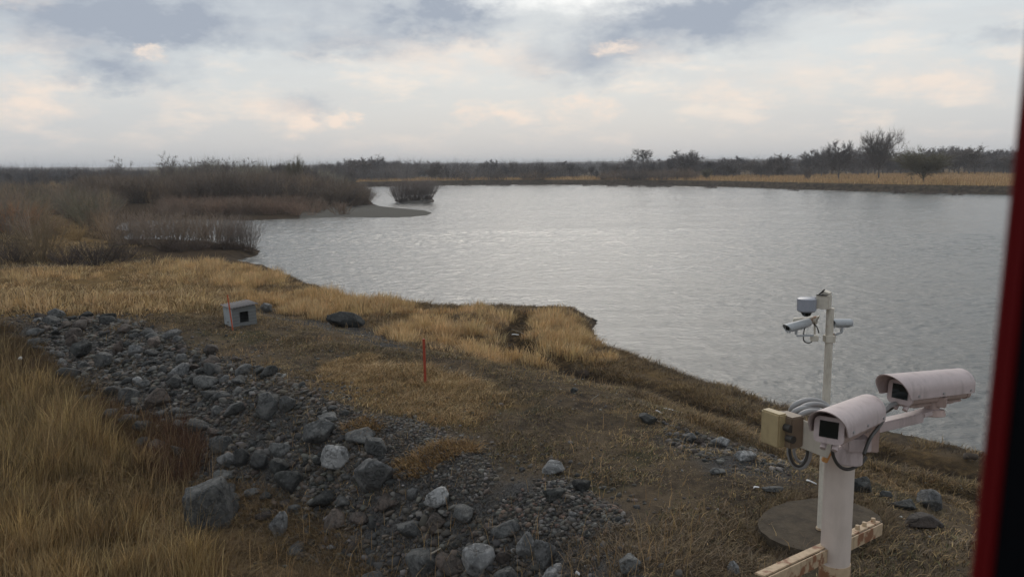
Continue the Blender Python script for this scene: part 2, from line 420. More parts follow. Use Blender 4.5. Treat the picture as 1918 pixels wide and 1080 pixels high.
def make_ground():
    a1 = np.linspace(-rad(37), rad(37), 560)
    a0 = np.linspace(-rad(178), -rad(37.6), 60); a2 = np.linspace(rad(37.6), rad(178), 60)
    A = np.concatenate([a0, a1, a2])
    Rr = np.concatenate([[1.0, 2, 3.5, 5, 6.5], np.geomspace(8, 70, 400), np.geomspace(71, 185, 90), np.arange(187, 470, 1.6), np.geomspace(474, 9000, 130)])
    AA, RR = np.meshgrid(A, Rr); P = np.stack([(RR*np.sin(AA)).ravel(), (RR*np.cos(AA)).ravel()], 1)
    z, ins, dr = land_h(P)
    V = np.concatenate([P, z[:, None]], 1)
    nA, nR = len(A), len(Rr)
    i, j = np.meshgrid(np.arange(nR-1), np.arange(nA-1), indexing='ij')
    q0 = (i*nA+j).ravel(); Q = np.stack([q0, q0+nA, q0+nA+1, q0+1], 1)
    # close the wedge behind and the centre
    k = np.arange(nR-1)*nA; Q2 = np.stack([k+nA-1, k+2*nA-1, k+nA, k], 1)
    V = np.vstack([V, [[0, 0, V[0, 2]]]]); c = len(V)-1
    jj = np.arange(nA); T = np.stack([np.full(nA, c), jj, (jj+1) % nA], 1)
    P2 = V[:, :2]
    def reg(name, soft):
        p = REG[name]; d = pdist(P2, p); return sstep(-soft, soft, np.where(inside(P2, p), d, -d)+(fbm(P2[:, 0]*1.1, P2[:, 1]*1.1, 77)-.5)*soft*2.2)
    g = np.zeros(len(P2)); 
    for nme in ('gravel', 'gravel2', 'gravel3', 'gravel4'): g = np.maximum(g, reg(nme, .6))
    iT = inside(P2, Tp) & ~inside(P2, Bp); dT = np.minimum(pdist(P2, topl, False), pdist(P2, botl, False))
    g = np.maximum(g, sstep(-.4, .6, np.where(iT, dT, -dT)))*(P2[:, 1] < 40)
    dry = np.maximum.reduce([reg('reeds', 1.0), reg('meadow', 1.5), reg('gold', .8), reg('clump', .5), reg('lefttall', 1.0)*.7, reg('matted', .7)*.6, reg('shoregrass', .5)*.7])
    far = ((P2[:, 1] > 185) & ~((P2[:, 0] < -20) & (P2[:, 1] < 330))) | ((P2[:, 0] > 60) & (P2[:, 1] > 60))
    drr = np.append(dr, 0); 
    dry = np.maximum(dry, far*sstep(2.6, 4, drr)*(1-.75*sstep(430, 520, P2[:, 1])))
    hillgold = xy([(60, 400), (110, 398), (150, 410), (170, 430), (210, 440), (190, 462), (120, 478), (40, 470), (60, 430)], 1.2)
    d_ = pdist(P2, hillgold); dry = np.maximum(dry, sstep(-2, 2, np.where(inside(P2, hillgold), d_, -d_)))
    tr = np.exp(-(np.minimum(pdist(P2, track, False), pdist(P2, track2, False))/.9)**2)
    wet = np.where(far, sstep(4.2, 2.6, drr)*.85, np.exp(-(drr/1.2)**2)); low = sstep(60, 78, P2[:, 1])*(~far)*(1-sstep(300, 400, P2[:, 1]))
    bar = inside(P2, barp)*1.0 + inside(P2, isle)*.8
    m, t, b = pm('ground', rough=1.0, spec=.0)
    def at(n): return N(t, 'ShaderNodeAttribute', attribute_name=n).outputs['Fac']
    p = geo(t)
    n1 = noise(t, p, .9, 6, .6); n2 = noise(t, p, 5, 6, .65); n3 = noise(t, p, 26, 4, .6)
    c = mixc(t, ramp(t, n1, .36, .64), (.064, .052, .042), (.128, .098, .068))
    c = mixc(t, ramp(t, n2, .42, .70, 0, .7), c, (.165, .125, .083))
    c = mixc(t, ramp(t, n3, .62, .74, 0, .7), c, (.17, .15, .125))
    c = mixc(t, ramp(t, noise(t, p, .33, 4, .6), .55, .70, 0, .55), c, (.062, .066, .034))
    dc = mixc(t, ramp(t, n2, .3, .7), (.235, .155, .070), (.13, .088, .045))
    c = mixc(t, mth(t, 'MULTIPLY', at('dry'), ramp(t, n1, .25, .55, .45, 1)), c, dc)
    gc = mixc(t, ramp(t, n3, .35, .65), (.052, .05, .048), (.125, .118, .112))
    c = mixc(t, at('gravel_mask'), c, gc)
    c = mixc(t, mth(t, 'MULTIPLY', at('track_mask'), ramp(t, n2, .3, .6, .5, .95)), c, (.026, .021, .018))
    c = mixc(t, mth(t, 'MULTIPLY', at('low_mask'), ramp(t, at('dry'), .9, .2)), c, (.062, .045, .031))
    c = mixc(t, at('wet_mask'), c, mixc(t, ramp(t, n1, .35, .65), (.045, .037, .03), (.10, .078, .058)))
    c = mixc(t, mth(t, 'MINIMUM', at('bar_mask'), 1.0), c, mixc(t, ramp(t, n2, .3, .7), (.165, .155, .138), (.12, .112, .098)))
    t.links.new(c, b.inputs['Base Color'])
    bump(t, b, mth(t, 'ADD', n2, mth(t, 'MULTIPLY', n3, .6)), 1.0, .12)
    o = meshnp('ground', V, np.vstack([Q, Q2]), T, m, True, attrs=dict(dry=dry, gravel_mask=g, track_mask=tr, wet_mask=wet, bar_mask=bar, low_mask=low))
    tag(o, kind='structure')
make_ground()

def make_water():
    m, t, b = pm('river_water', (.088, .09, .085), .10, .35)
    b.inputs['IOR'].default_value = 1.33
    p = geo(t)
    q = N(t, 'ShaderNodeMapping'); t.links.new(p, q.inputs[0]); q.inputs['Rotation'].default_value = (0, 0, rad(-8)); q.inputs['Scale'].default_value = (.8, 1, 1)
    n0 = noise(t, q.outputs[0], .8, 2, .5); n1 = noise(t, q.outputs[0], 1.7, 7, .66, dist=.2)
    n2 = noise(t, q.outputs[0], 5.5, 4, .65)
    q3 = N(t, 'ShaderNodeMapping'); t.links.new(p, q3.inputs[0]); q3.inputs['Rotation'].default_value = (0, 0, rad(-14)); q3.inputs['Scale'].default_value = (.25, 1, 1)
    big = noise(t, q3.outputs[0], .06, 4, .6, dist=1.0)
    amp = mth(t, 'MULTIPLY', ramp(t, big, .40, .60, .88, 1.08), ramp(t, noise(t, q3.outputs[0], .45, 4, .65), .4, .6, .75, 1.2))
    h = mth(t, 'ADD', mth(t, 'MULTIPLY', mth(t, 'SUBTRACT', n1, .5), .28), mth(t, 'MULTIPLY', mth(t, 'SUBTRACT', n2, .5), .12))
    h = mth(t, 'ADD', mth(t, 'MULTIPLY', h, amp), mth(t, 'MULTIPLY', n0, .0))
    bump(t, b, h, .38, 1.0)
    t.links.new(ramp(t, big, .35, .65, .17, .19), b.inputs['Roughness'])
    A = np.concatenate([np.linspace(-rad(178), -rad(37), 40), np.linspace(-rad(36.9), rad(36.9), 900), np.linspace(rad(37), rad(178), 40)])
    Rr = np.concatenate([[1.0, 4, 8], np.arange(12, 110, .21), np.geomspace(110.5, 450, 170), np.geomspace(460, 9000, 40)])
    AA, RR = np.meshgrid(A, Rr); x, y, r = (RR*np.sin(AA)).ravel(), (RR*np.cos(AA)).ravel(), RR.ravel()
    # wind ripples: crests run roughly across the wind, sharper on top, stronger in gusts
    c, s_ = math.cos(-.22), math.sin(-.22); u, v = x*c-y*s_, x*s_+y*c
    gust = .72+.75*(fbm(u*.02, v*.06, 201, 3)-.3)+.5*(fbm(u*.10, v*.22, 202, 3)-.5)
    def crest(n): return 1-2*np.abs(n-.5)
    h = .088*(crest(fbm(u*.75, v*1.25, 203, 2))-.6)+.046*(crest(fbm(u*1.9, v*2.9, 205, 2))-.6)+.022*(fbm(u*4.6, v*6, 207, 2)-.5)
    k = np.clip(r/75, 1, 5)
    h = h*gust*k*(r < 900)*.95
    V = np.stack([x, y, h], 1); nA, nR = len(A), len(Rr)
    i, j = np.meshgrid(np.arange(nR-1), np.arange(nA-1), indexing='ij'); q0 = (i*nA+j).ravel()
    Q = np.stack([q0, q0+nA, q0+nA+1, q0+1], 1); kk = np.arange(nR-1)*nA; Q2 = np.stack([kk+nA-1, kk+2*nA-1, kk+nA, kk], 1)
    # shore: calm and low, so the ripples do not run over the land
    inn = (r < 480); dd = np.full(len(r), 9.0); sub = np.where(inn & (np.abs(AA.ravel()) < rad(40)))[0]
    P2 = V[sub, :2]; w_in = inside(P2, river)
    f = np.where(w_in, 1.0, .15); V[sub, 2] *= f
    tag(meshnp('water', V, np.vstack([Q, Q2]), None, m, True), kind='structure')
make_water()

# ------------------------------------------------------------------ grass
rs = np.random.RandomState(5)
def sample_poly(poly, n):
    lo, hi = poly.min(0), poly.max(0); out = []; c = 0
    while c < n:
        p = lo+rs.rand(n*2, 2)*(hi-lo); p = p[inside(p, poly)]; out.append(p); c += len(p)
    return np.vstack(out)[:n]
def blades(P, H, Wd, lean, cols, wind=(.35, .1), curl=1.0):
    """arrays of blades: 5 vertices each, one quad and one tip triangle"""
    n = len(P); z = land_h(P)[0]
    base = np.stack([P[:, 0], P[:, 1], z-.02], 1)
    a = rs.rand(n)*2*np.pi; w_ = np.stack([np.cos(a), np.sin(a), 0*a], 1)*(Wd+0*H)[:, None]*.5
    la = rs.rand(n)*2*np.pi; lm = lean*(.3+rs.rand(n))
    ld = np.stack([np.cos(la)*lm+wind[0]*lean, np.sin(la)*lm+wind[1]*lean, 0*la], 1)*H[:, None]
    up = np.stack([0*H, 0*H, H], 1)
    mid = base+up*.58+ld*.35*curl; tip = base+up*(1-.25*lm)[:, None]+ld
    V = np.stack([base-w_, base+w_, mid+w_*.8, mid-w_*.8, tip], 1).reshape(-1, 3)
    k = np.arange(n)[:, None]*5
    Q = k+np.array([[0, 1, 2, 3]]); T = k+np.array([[3, 2, 4]])
    c = np.repeat(cols, 5, 0)
    return V, Q, T, c
def pal(n, cs, jit=.2):
    cs = np.array(cs); c = cs[rs.randint(len(cs), size=n)]*(1+(rs.rand(n, 1)-.5)*2*jit)
    return c*(1+(rs.rand(n, 3)-.5)*.08)
def join(parts):
    V, Q, T, C = [], [], [], []; o = 0
    for v, q, t_, c in parts:
        V.append(v); C.append(c)
        if len(q): Q.append(q+o)
        if len(t_): T.append(t_+o)
        o += len(v)
    return np.vstack(V), (np.vstack(Q) if Q else None), (np.vstack(T) if T else None), np.vstack(C)
def clumpy(P, scale, seed, thr, pw=1):
    f = fbm(P[:, 0]*scale, P[:, 1]*scale, seed); return f > thr+(rs.rand(len(P))-.5)*.12
def away_track(P, w=.8):
    return np.minimum(pdist(P, track, False), pdist(P, track2, False)) > w
GOLD = [(.36, .235, .105), (.42, .285, .14), (.29, .18, .08), (.33, .23, .12)]
OCHRE = [(.22, .155, .075), (.27, .19, .095), (.16, .115, .06), (.20, .145, .08)]
BROWN = [(.13, .10, .068), (.10, .076, .052), (.165, .125, .085)]
def dryland(P):
    z, ins, dr = land_h(P); return (~ins) & (dr > .25)
def tussocks(poly, nT, per, radius, H, Wd, cs, seed, thr=.40, scale=.4, lean=.35, wind=(.3, -.1), keep=None, radial=.5, tv=.22):
    """grass growing in tufts: each tuft has its own height, tone and spread"""
    C = sample_poly(poly, nT); C = C[dryland(C)]
    if keep is not None: C = C[keep(C)]
    f = fbm(C[:, 0]*scale, C[:, 1]*scale, seed); k = f > thr+(rs.rand(len(C))-.5)*.08; C, f = C[k], f[k]
    m = len(C); th = H*(.35+2.3*np.clip(f-thr, 0, .35))*(.55+.75*rs.rand(m)); tc = pal(m, cs, tv)
    i = np.repeat(np.arange(m), per); n = len(i)
    a = rs.rand(n)*6.283; r_ = radius*np.sqrt(rs.rand(n))*(.5+th[i]/H*.5)
    off = np.stack([np.cos(a), np.sin(a)], 1)*r_[:, None]; P = C[i]+off
    h = th[i]*(.45+.65*rs.rand(n))*(1-.35*(r_/radius)**2)
    V, Q, T, c = blades(P, h, Wd*(.6+.8*rs.rand(n)), lean, tc[i]*(.82+.36*rs.rand(n, 1)), wind)
    V = V.reshape(-1, 5, 3); V[:, 4, :2] += off*radial*(h/H)[:, None]*2; V[:, 2:4, :2] += (off*radial*(h/H)[:, None]*.6)[:, None]
    return V.reshape(-1, 3), Q, T, c
GR = [(.53, .375, .19), (.62, .455, .25), (.43, .295, .145), (.50, .37, .205)]
# reeds on the river terrace
parts = []
kp = lambda C: away_track(C, .6)
parts.append(tussocks(REG['reeds'], 2300, 34, .42, .92, .024, GR, 61, .40, .30, .22, (.25, -.05), kp))
parts.append(tussocks(REG['reeds'], 5000, 12, .5, .36, .022, OCHRE+BROWN+[(.34, .23, .12)], 62, .30, .5, .8, (.3, -.1), kp))
parts.append(tussocks(REG['clump'], 420, 34, .35, .75, .022, GR, 64, .46, .5, .3, (.35, -.1), kp))
parts.append(tussocks(REG['clump'], 1300, 14, .4, .36, .02, OCHRE+BROWN+[(.30, .20, .10)], 65, .32, .7, .9, (.3, -.1), kp))
parts.append(tussocks(REG['shoregrass'], 4200, 20, .35, .26, .013, OCHRE+BROWN+[(.30, .20, .10)], 66, .33, .6, .8, (.3, -.1), lambda C: away_track(C, .45)))
fr = np.array([(-28, 5), (30, 5), (30, 60), (-28, 60)], float)
parts.append(tussocks(fr, 34000, 20, .26, .30, .013, OCHRE+BROWN+[(.28, .20, .11)], 67, .30, .6, .9, (.25, -.1), lambda C: land_h(C)[2] < 2.4))
v, q, t_, c = join(parts)
tag(meshnp('reeds', v, q, t_, M_GRASS, tint=c), 'tall golden dry reeds on the low terrace along the water', 'reeds', kind='stuff')
# meadow at the back left
parts = [tussocks(REG['meadow'], 4200, 16, .6, .50, .024, GR+OCHRE, 71, .30, .22, .7, (.4, -.1)),
         tussocks(REG['meadow'], 700, 26, .45, 1.0, .022, GR, 73, .46, .20, .3, (.3, -.1))]
lowl = xy([(-60, 425), (40, 420), (80, 400), (170, 425), (230, 445), (300, 480), (300, 492), (120, 500), (-60, 505)], 1.0)
parts.append(tussocks(lowl, 2600, 12, .8, .7, .03, GR[2:]+OCHRE+BROWN, 74, .36, .13, .6, (.3, -.1)))
v, q, t_, c = join(parts)
tag(meshnp('meadow_grass', v, q, t_, M_GRASS, tint=c), 'matted straw coloured meadow grass beyond the stone slope', 'grass', kind='stuff')
# tall grass in the hollow, lower left
parts = []
LG = [(.31, .22, .10), (.40, .285, .135), (.23, .16, .078), (.16, .115, .06), (.27, .19, .09)]
parts.append(tussocks(REG['lefttall'], 2000, 30, .24, 1.25, .014, LG, 81, .38, .42, .26, (.30, .05), None, .9, .35))
parts.append(tussocks(REG['lefttall'], 2600, 20, .35, .42, .012, [(.19, .13, .06), (.14, .095, .05), (.24, .165, .075)], 82, .2, .8, 1.1, (.2, 0)))
parts.append(tussocks(REG['lefttall'], 900, 4, .3, 1.7, .010, [(.36, .26, .13), (.28, .20, .10)], 83, .30, .5, .35, (.4, 0)))
edge = gxy([(20, 610), (60, 640), (110, 700), (180, 740), (240, 770), (330, 850), (300, 900), (190, 830), (110, 760), (20, 700), (-150, 660), (-100, 615)])
parts.append(tussocks(edge, 1500, 20, .3, .55, .009, [(.12, .08, .04), (.09, .062, .034), (.16, .105, .05)], 84, .2, .8, .7, (.2, 0)))
v, q, t_, c = join(parts)
tag(meshnp('tall_grass', v, q, t_, M_GRASS, tint=c), 'tall ochre dry grass filling the hollow at the foot of the stones', 'grass', kind='stuff')
parts = [tussocks(REG['redweed'], 420, 26, .3, .65, .009, [(.10, .05, .03), (.12, .065, .038), (.08, .045, .028)], 85, .34, .6, .5, (.1, 0), None, .6, .25),
         tussocks(gxy([(160, 760), (340, 790), (420, 880), (400, 960), (300, 930), (180, 820)]), 240, 3, .2, 1.3, .006, [(.26, .18, .10), (.2, .13, .07)], 86, .2, .6, .4, (.25, 0))]
v, q, t_, c = join(parts)
tag(meshnp('weeds', v, q, t_, M_GRASS, tint=c), 'reddish brown dead weeds between the tall grass and the stones', 'weeds', kind='stuff')
# short dry turf over the bank, patchy
parts = []
slab_ring = gxy([(1395, 1000), (1420, 950), (1480, 925), (1560, 920), (1650, 945), (1675, 985), (1650, 1030), (1580, 1055), (1480, 1050), (1420, 1030)])
slab_in = gxy([(1430, 985), (1460, 955), (1540, 945), (1610, 952), (1640, 980), (1600, 1012), (1500, 1015)])
parts.append(tussocks(slab_ring, 330, 26, .16, .26, .008, [(.14, .10, .06), (.10, .075, .05), (.18, .13, .07)], 101, .1, .8, .9, (.2, 0), lambda C: ~inside(C, slab_in)))
bank = gxy([(30, 600), (300, 575), (480, 575), (700, 600), (1060, 690), (1300, 770), (1500, 830), (1800, 905), (2000, 960), (2050, 1150), (1500, 1180), (700, 1180), (500, 800), (300, 640)])
P = sample_poly(bank, 230000)
gm = np.zeros(len(P), bool)
for k in ('gravel', 'gravel2', 'gravel3'): gm |= inside(P, REG[k])
slope = inside(P, Tp)
P = P[dryland(P) & clumpy(P, .5, 91, .45) & away_track(P, .5) & ~(gm & (rs.rand(len(P)) > .12)) & ~(slope & (rs.rand(len(P)) > .25))]; n = len(P)
f = fbm(P[:, 0]*.6, P[:, 1]*.6, 92)
f2 = fbm(P[:, 0]*.25, P[:, 1]*.25, 192)[:, None]; cc = pal(n, BROWN+OCHRE+[(.09, .09, .04)], .25)*(.75+.5*sstep(.35, .65, f2)); cc = cc*np.where(rs.rand(n, 1) < .12, 1.9, 1.0)
parts.append(blades(P, (.035+.20*np.clip(f-.35, 0, .5))*(.6+.9*rs.rand(n)), .010+.010*rs.rand(n), 1.2, cc, (.3, 0)))
P = sample_poly(REG['gold'], 26000); P = P[clumpy(P, .6, 93, .40)]; n = len(P)
parts.append(blades(P, .05+.14*rs.rand(n), .009+.008*rs.rand(n), 1.1, pal(n, GOLD+OCHRE), (.3, 0)))
parts.append(tussocks(REG['gold'], 900, 24, .28, .30, .010, GR[2:]+GOLD+OCHRE, 94, .40, .6, 1.1, (.3, 0)))
parts.append(tussocks(bank, 2600, 18, .3, .22, .010, GOLD+OCHRE+BROWN, 96, .44, .35, 1.1, (.3, 0), lambda C: away_track(C, .6)))
for k, nn in (('matr', 7000), ('tuft', 1600), ('tuft2', 4500)):
    P = sample_poly(REG[k], nn); P = P[clumpy(P, .8, 95, .40)] if k[:3] == 'mat' else P; n = len(P)
    pc = [(.14, .10, .06), (.10, .075, .05), (.17, .12, .07)] if k == 'matr' else [(.22, .13, .05), (.17, .10, .04), (.12, .075, .035), (.27, .17, .07)]
    parts.append(blades(P, .06+.20*rs.rand(n)**1.5, .008+.006*rs.rand(n), 1.5, pal(n, pc, .3), (.2, 0), 1.6))
sl_ = np.vstack([topl[(topl[:, 1] < 40) & (topl[:, 1] > 9)], botl[(botl[:, 1] < 40) & (botl[:, 1] > 9)][::-1]])
MC = [(.16, .105, .052), (.12, .082, .044), (.20, .135, .065), (.09, .064, .038)]
parts.append(tussocks(sl_, 1300, 26, .3, .26, .009, MC+BROWN, 98, .44, .7, 1.3, (.1, 0), lambda C: C[:, 1] < 60))
parts.append(tussocks(sl_, 1100, 18, .3, .22, .009, MC[1:2]+MC[3:]+BROWN, 99, .46, .7, 1.2, (.1, 0)))
parts.append(tussocks(REG['matted'], 1300, 30, .3, .30, .008, MC, 100, .25, .9, 1.5, (.1, 0)))
# scattered single tall stalks in front of the stones
P = sample_poly(gxy([(250, 900), (420, 950), (800, 1000), (1050, 1010), (1300, 1000), (1300, 1150), (300, 1150)]), 420); n = len(P)
parts.append(blades(P, .35+.6*rs.rand(n), .006+.004*rs.rand(n), .4, pal(n, GOLD), (.2, 0)))
P = sample_poly(bank, 2500); P = P[dryland(P) & clumpy(P, .35, 97, .55)]; n = len(P)
parts.append(blades(P, .15+.3*rs.rand(n), .008+.006*rs.rand(n), .5, pal(n, GOLD), (.2, 0)))
v, q, t_, c = join(parts)
tag(meshnp('turf', v, q, t_, M_GRASS, tint=c), 'short patchy brown and straw turf over the bank top', 'grass', kind='stuff')

# ------------------------------------------------------------------ stones
def ico(sub):
    bm = bmesh.new(); bmesh.ops.create_icosphere(bm, subdivisions=sub, radius=1)
    V = np.array([v.co[:] for v in bm.verts]); Fc = np.array([[v.index for v in f.verts] for f in bm.faces]); bm.free()
    return V/np.linalg.norm(V, axis=1)[:, None], Fc
ICO = {k: ico(k) for k in (1, 2, 3, 4, 5)}
def rock_verts(seed, sub=3, planes=15, dims=(1, .8, .6), rough=.05, round_=.0):
    r = np.random.RandomState(seed); V, Fc = ICO[sub]
    m_ = planes+5; i = np.arange(m_)+.5; ph = np.arccos(1-2*i/m_); th = 2.39996*i+r.rand()*6
    n = np.stack([np.cos(th)*np.sin(ph), np.sin(th)*np.sin(ph), np.cos(ph)], 1)+r.randn(m_, 3)*.28; n /= np.linalg.norm(n, axis=1)[:, None]
    q_ = np.linalg.qr(r.randn(3, 3))[0]; n = n@q_
    d = .60+.40*r.rand(m_)**.8; dd = V@n.T
    rr = np.where(dd > .05, d/np.maximum(dd, .05), 9).min(1); rr = np.minimum(rr, 1.35)
    rr = rr*(1-round_)+.85*round_
    q = V*3+seed % 17
    rr = rr*(1+rough*2*(fbm(q[:, 0]+q[:, 2]*.7, q[:, 1]-q[:, 2]*.5, seed % 91)-.5)+rough*(fbm(q[:, 0]*4+q[:, 2]*3, q[:, 1]*4-q[:, 2]*2, 7)-.5))
    P = V*rr[:, None]; P = P/np.abs(P).max(0)*np.array(dims)*.5
    return P, Fc
def shade_mesh(me):
    for e in (): pass
ROCKN = [0]; USED = []
def rock(px, py, wpx, hpx, label, mat=None, seed=0, depth=.9, rz=None, sub=4, group=None, planes=6, sink=.18, cat='boulder', name='boulder', tilt=(0, 0)):
    """px,py: centre of its foot in the photograph; wpx,hpx: apparent size"""
    g = ground(px, py); d = (g-CP)@Fv; W_ = wpx*d/FP; H_ = hpx*d/FP
    W_ = W_*1.02; H_ = H_*1.0/(1-sink)
    P, Fc = rock_verts(seed, sub, planes, (W_, W_*depth, H_))
    me = meshnp('rock_mesh', P, None, Fc, mat or M_ROCK, False, link=False)
    o = obj(name, me, loc=(g[0], g[1]+W_*depth*.3, hz(g[0], g[1]+W_*depth*.3)+H_*(.5-sink)))
    o.rotation_euler = (tilt[0], tilt[1], (seed*.7) % .6-.3 if rz is None else rz)
    tag(o, label, cat, group); ROCKN[0] += 1; USED.append((g[0], g[1]+W_*depth*.3, W_*.5))
    return o
G1 = 'named boulders of the stone slope'
big = [
 (390, 992, 92, 92, 'largest rounded grey boulder standing alone in the brown weeds at lower left', M_ROCK, 11, .9, .15),
 (703, 932, 84, 64, 'large pale grey angular boulder with a pointed foot, in the middle of the rubble', M_ROCKW, 23, .8, .2),
 (629, 884, 58, 44, 'pale grey slanting boulder with a flat lit top above the pointed boulder', M_ROCKW, 31, .8, .3),
 (820, 962, 54, 40, 'light topped boulder right of the pointed pale boulder', M_ROCKW, 41, .8, .2),
 (812, 1004, 42, 36, 'round brown grey stone just below the light topped boulder', M_ROCKR, 53, .9, .1),
 (520, 1012, 38, 52, 'narrow upright pale stone sunk in the brown weeds at lower left', M_ROCKW, 61, .6, .1),
 (482, 888, 36, 38, 'egg shaped dark grey stone left of the slanting pale boulder', M_ROCK, 67, .9, .1),
 (520, 862, 46, 28, 'flat topped grey stone directly above the dark blocky stone', M_ROCK, 71, .8, .2),
 (522, 892, 38, 28, 'dark blocky stone beside the egg shaped stone', M_ROCKD, 73, .8, .2),
 (597, 838, 62, 42, 'long grey boulder with a light upper face in the upper middle of the rubble', M_ROCK, 79, .8, .2),
 (500, 792, 44, 54, 'tall leaning grey boulder in the upper rubble', M_ROCK, 83, .8, .2),
 (535, 775, 34, 32, 'rounded grey stone touching the tall leaning boulder', M_ROCK, 87, .9, .2),
 (610, 798, 46, 20, 'flat pale slab of stone under the gravel edge', M_ROCK, 89, .8, .2),
 (706, 860, 48, 34, 'grey rounded boulder beside the rusty grass tuft', M_ROCK, 97, .8, .2),
 (1038, 888, 44, 26, 'single faceted grey block on the bare turf', M_ROCKW, 101, .8, .2),
 (1090, 922, 34, 24, 'dark block with a pale top at the head of the cobbles', M_ROCKD, 103, .8, .15),
 (1036, 942, 46, 28, 'dark low block left of the pale topped block', M_ROCKD, 107, .8, .15),
 (985, 1050, 36, 50, 'pale boulder, left one of the two in the bottom centre heap', M_ROCKW, 109, .8, .2),
 (1020, 1070, 46, 58, 'pale boulder, right one of the two in the bottom centre heap', M_ROCKW, 113, .9, .2),
 (1075, 968, 20, 10, 'small pale cobble below the two dark blocks', M_ROCKW, 127, .8, .2),
 (1182, 1072, 44, 30, 'dark grey flat stone in turf at bottom, right of the heap', M_ROCK, 131, .8, .2),
 (895, 1085, 62, 50, 'pale grey boulder cut by the bottom edge left of centre heap', M_ROCKW, 137, .8, .2),
 (647, 614, 74, 30, 'broad low blackish green boulder on the bank beside the reeds', M_ROCKD, 139, .55, .12),
 (498, 584, 24, 20, 'grey stone between the kennel and the reeds', M_ROCK, 149, .8, .2),
 (250, 668, 28, 24, 'pale rounded stone in the upper left of the rubble', M_ROCKW, 151, .9, .2),
 (220, 665, 24, 26, 'brownish tilted stone left of the pale rounded stone', M_ROCKR, 157, .7, .1),
 (148, 672, 46, 30, 'wide dark boulder in the far left of the rubble', M_ROCKD, 163, .8, .1),
 (190, 688, 36, 26, 'dark grey boulder right of the widest far left boulder', M_ROCK, 167, .8, .1),
 (292, 768, 52, 36, 'brown slanting boulder at the edge of the red weeds', M_ROCKR, 173, .8, .2),
 (323, 730, 32, 28, 'blue grey boulder above the brown slanting boulder', M_ROCK, 179, .8, .2),
 (256, 720, 20, 14, 'small whitish stone in the middle of the left rubble', M_ROCKW, 181, .8, .2),
 (425, 882, 44, 30, 'pale cracked stone above the largest boulder', M_ROCKW, 191, .8, .2),
 (450, 880, 32, 40, 'grey upright stone between the cracked stone and the egg shaped stone', M_ROCK, 193, .8, .2),
 (1618, 924, 56, 30, 'dark rounded boulder just right of the near camera post', M_ROCKD, 197, .8, .1),
 (1662, 934, 26, 18, 'small dark stone between the two boulders by the shore track', M_ROCKD, 199, .8, .1),
 (1752, 958, 60, 40, 'white topped boulder near the right edge of the bank', M_ROCKW, 211, .8, .15),
 (1735, 992, 78, 26, 'flat reddish slab of rock below the white topped boulder', M_ROCKR, 223, .6, .12),
 (1695, 955, 56, 20, 'low dark slab left of the white topped boulder', M_ROCKD, 227, .7, .12),
 (1355, 838, 40, 20, 'pale flat stone in the row above the cobbles', M_ROCKW, 229, .8, .2),
 (1290, 830, 32, 20, 'first grey stone at the left end of the stone row', M_ROCK, 233, .8, .2),
 (1312, 835, 24, 18, 'tan stone second in the stone row', M_ROCKR, 239, .8, .2),
 (1400, 862, 46, 16, 'long low grey stone at the right end of the row', M_ROCKW, 241, .6, .2),
 (1215, 795, 36, 18, 'bluish dark slab leaning by the white litter', M_ROCKD, 251, .7, .1),
 (1075, 735, 16, 10, 'small square dark stone on the turf by the track', M_ROCKD, 257, .7, .1),
 (1345, 888, 32, 12, 'low grey stone in the turf below the stone row', M_ROCK, 263, .7, .1),
 (1450, 925, 40, 10, 'flat grey stone nearly sunk in turf left of the post', M_ROCK, 269, .7, .2),
 (1375, 1078, 26, 26, 'pale pointed stone at the bottom edge left of the post brace', M_ROCKW, 271, .8, .1),
]
for (px, py, w_, h_, lab, mt, sd, dep, rz) in big:
    rock(px, py, w_, h_, lab, mt, sd, dep, rz)
# further stones of the slope: copies of twelve shapes
protos = []
for k in range(14):
    P, Fc = rock_verts(300+k*7, 3, 3+k % 5, (1, .65+.35*((k*37) % 10)/10, .5+.3*((k*53) % 10)/10))
    protos.append((P, Fc))
SHORT = ['largest lone boulder', 'pointed pale boulder', 'slanting pale boulder', 'light topped boulder', 'round brown grey stone', 'narrow upright pale stone', 'egg shaped stone', 'flat topped stone', 'dark blocky stone', 'long grey boulder', 'tall leaning boulder', 'rounded stone by the leaning boulder', 'flat pale slab', 'boulder by the rusty tuft', 'lone faceted block', 'pale topped dark block', 'dark low block', 'left bottom heap boulder', 'right bottom heap boulder', '', 'dark flat stone at bottom', 'pale boulder at bottom edge', '', '', 'pale rounded stone upper left', 'tilted brownish stone upper left', 'wide dark boulder far left', 'dark grey boulder far left', 'brown slanting boulder', 'blue grey boulder', 'small whitish stone', 'pale cracked stone', 'grey upright stone'] + ['']*30
pm_mesh = {}
def pmesh(k, mt):
    key = (k, mt.name)
    if key not in pm_mesh:
        P, Fc = protos[k]; pm_mesh[key] = meshnp('rock_mesh', P, None, Fc, mt, False, link=False)
    return pm_mesh[key]
rnd = random.Random(9)
rocktop = gxy([(40, 606), (80, 592), (180, 592), (270, 602), (340, 640), (430, 668), (520, 700), (600, 742), (660, 790), (730, 870), (800, 915), (870, 960), (950, 985), (1020, 1030), (1080, 1090)])
slope_poly = np.vstack([rocktop, botl[(botl[:, 1] < 40) & (botl[:, 1] > 6)][::-1]])
P = sample_poly(slope_poly, 14000)
def proj(q):
    d = q-CP; zc = d@Fv; return 959+FP*(d@Rv)/zc, 540-FP*(d@Uv)/zc
px = 959+FP*((P[:, 0]*Rv[0]+P[:, 1]*Rv[1]+(1.5-HC)*Rv[2]))/((P[:, 0]*Fv[0]+P[:, 1]*Fv[1]+(1.5-HC)*Fv[2]))
py = 540-FP*((P[:, 0]*Uv[0]+P[:, 1]*Uv[1]+(1.5-HC)*Uv[2]))/((P[:, 0]*Fv[0]+P[:, 1]*Fv[1]+(1.5-HC)*Fv[2]))
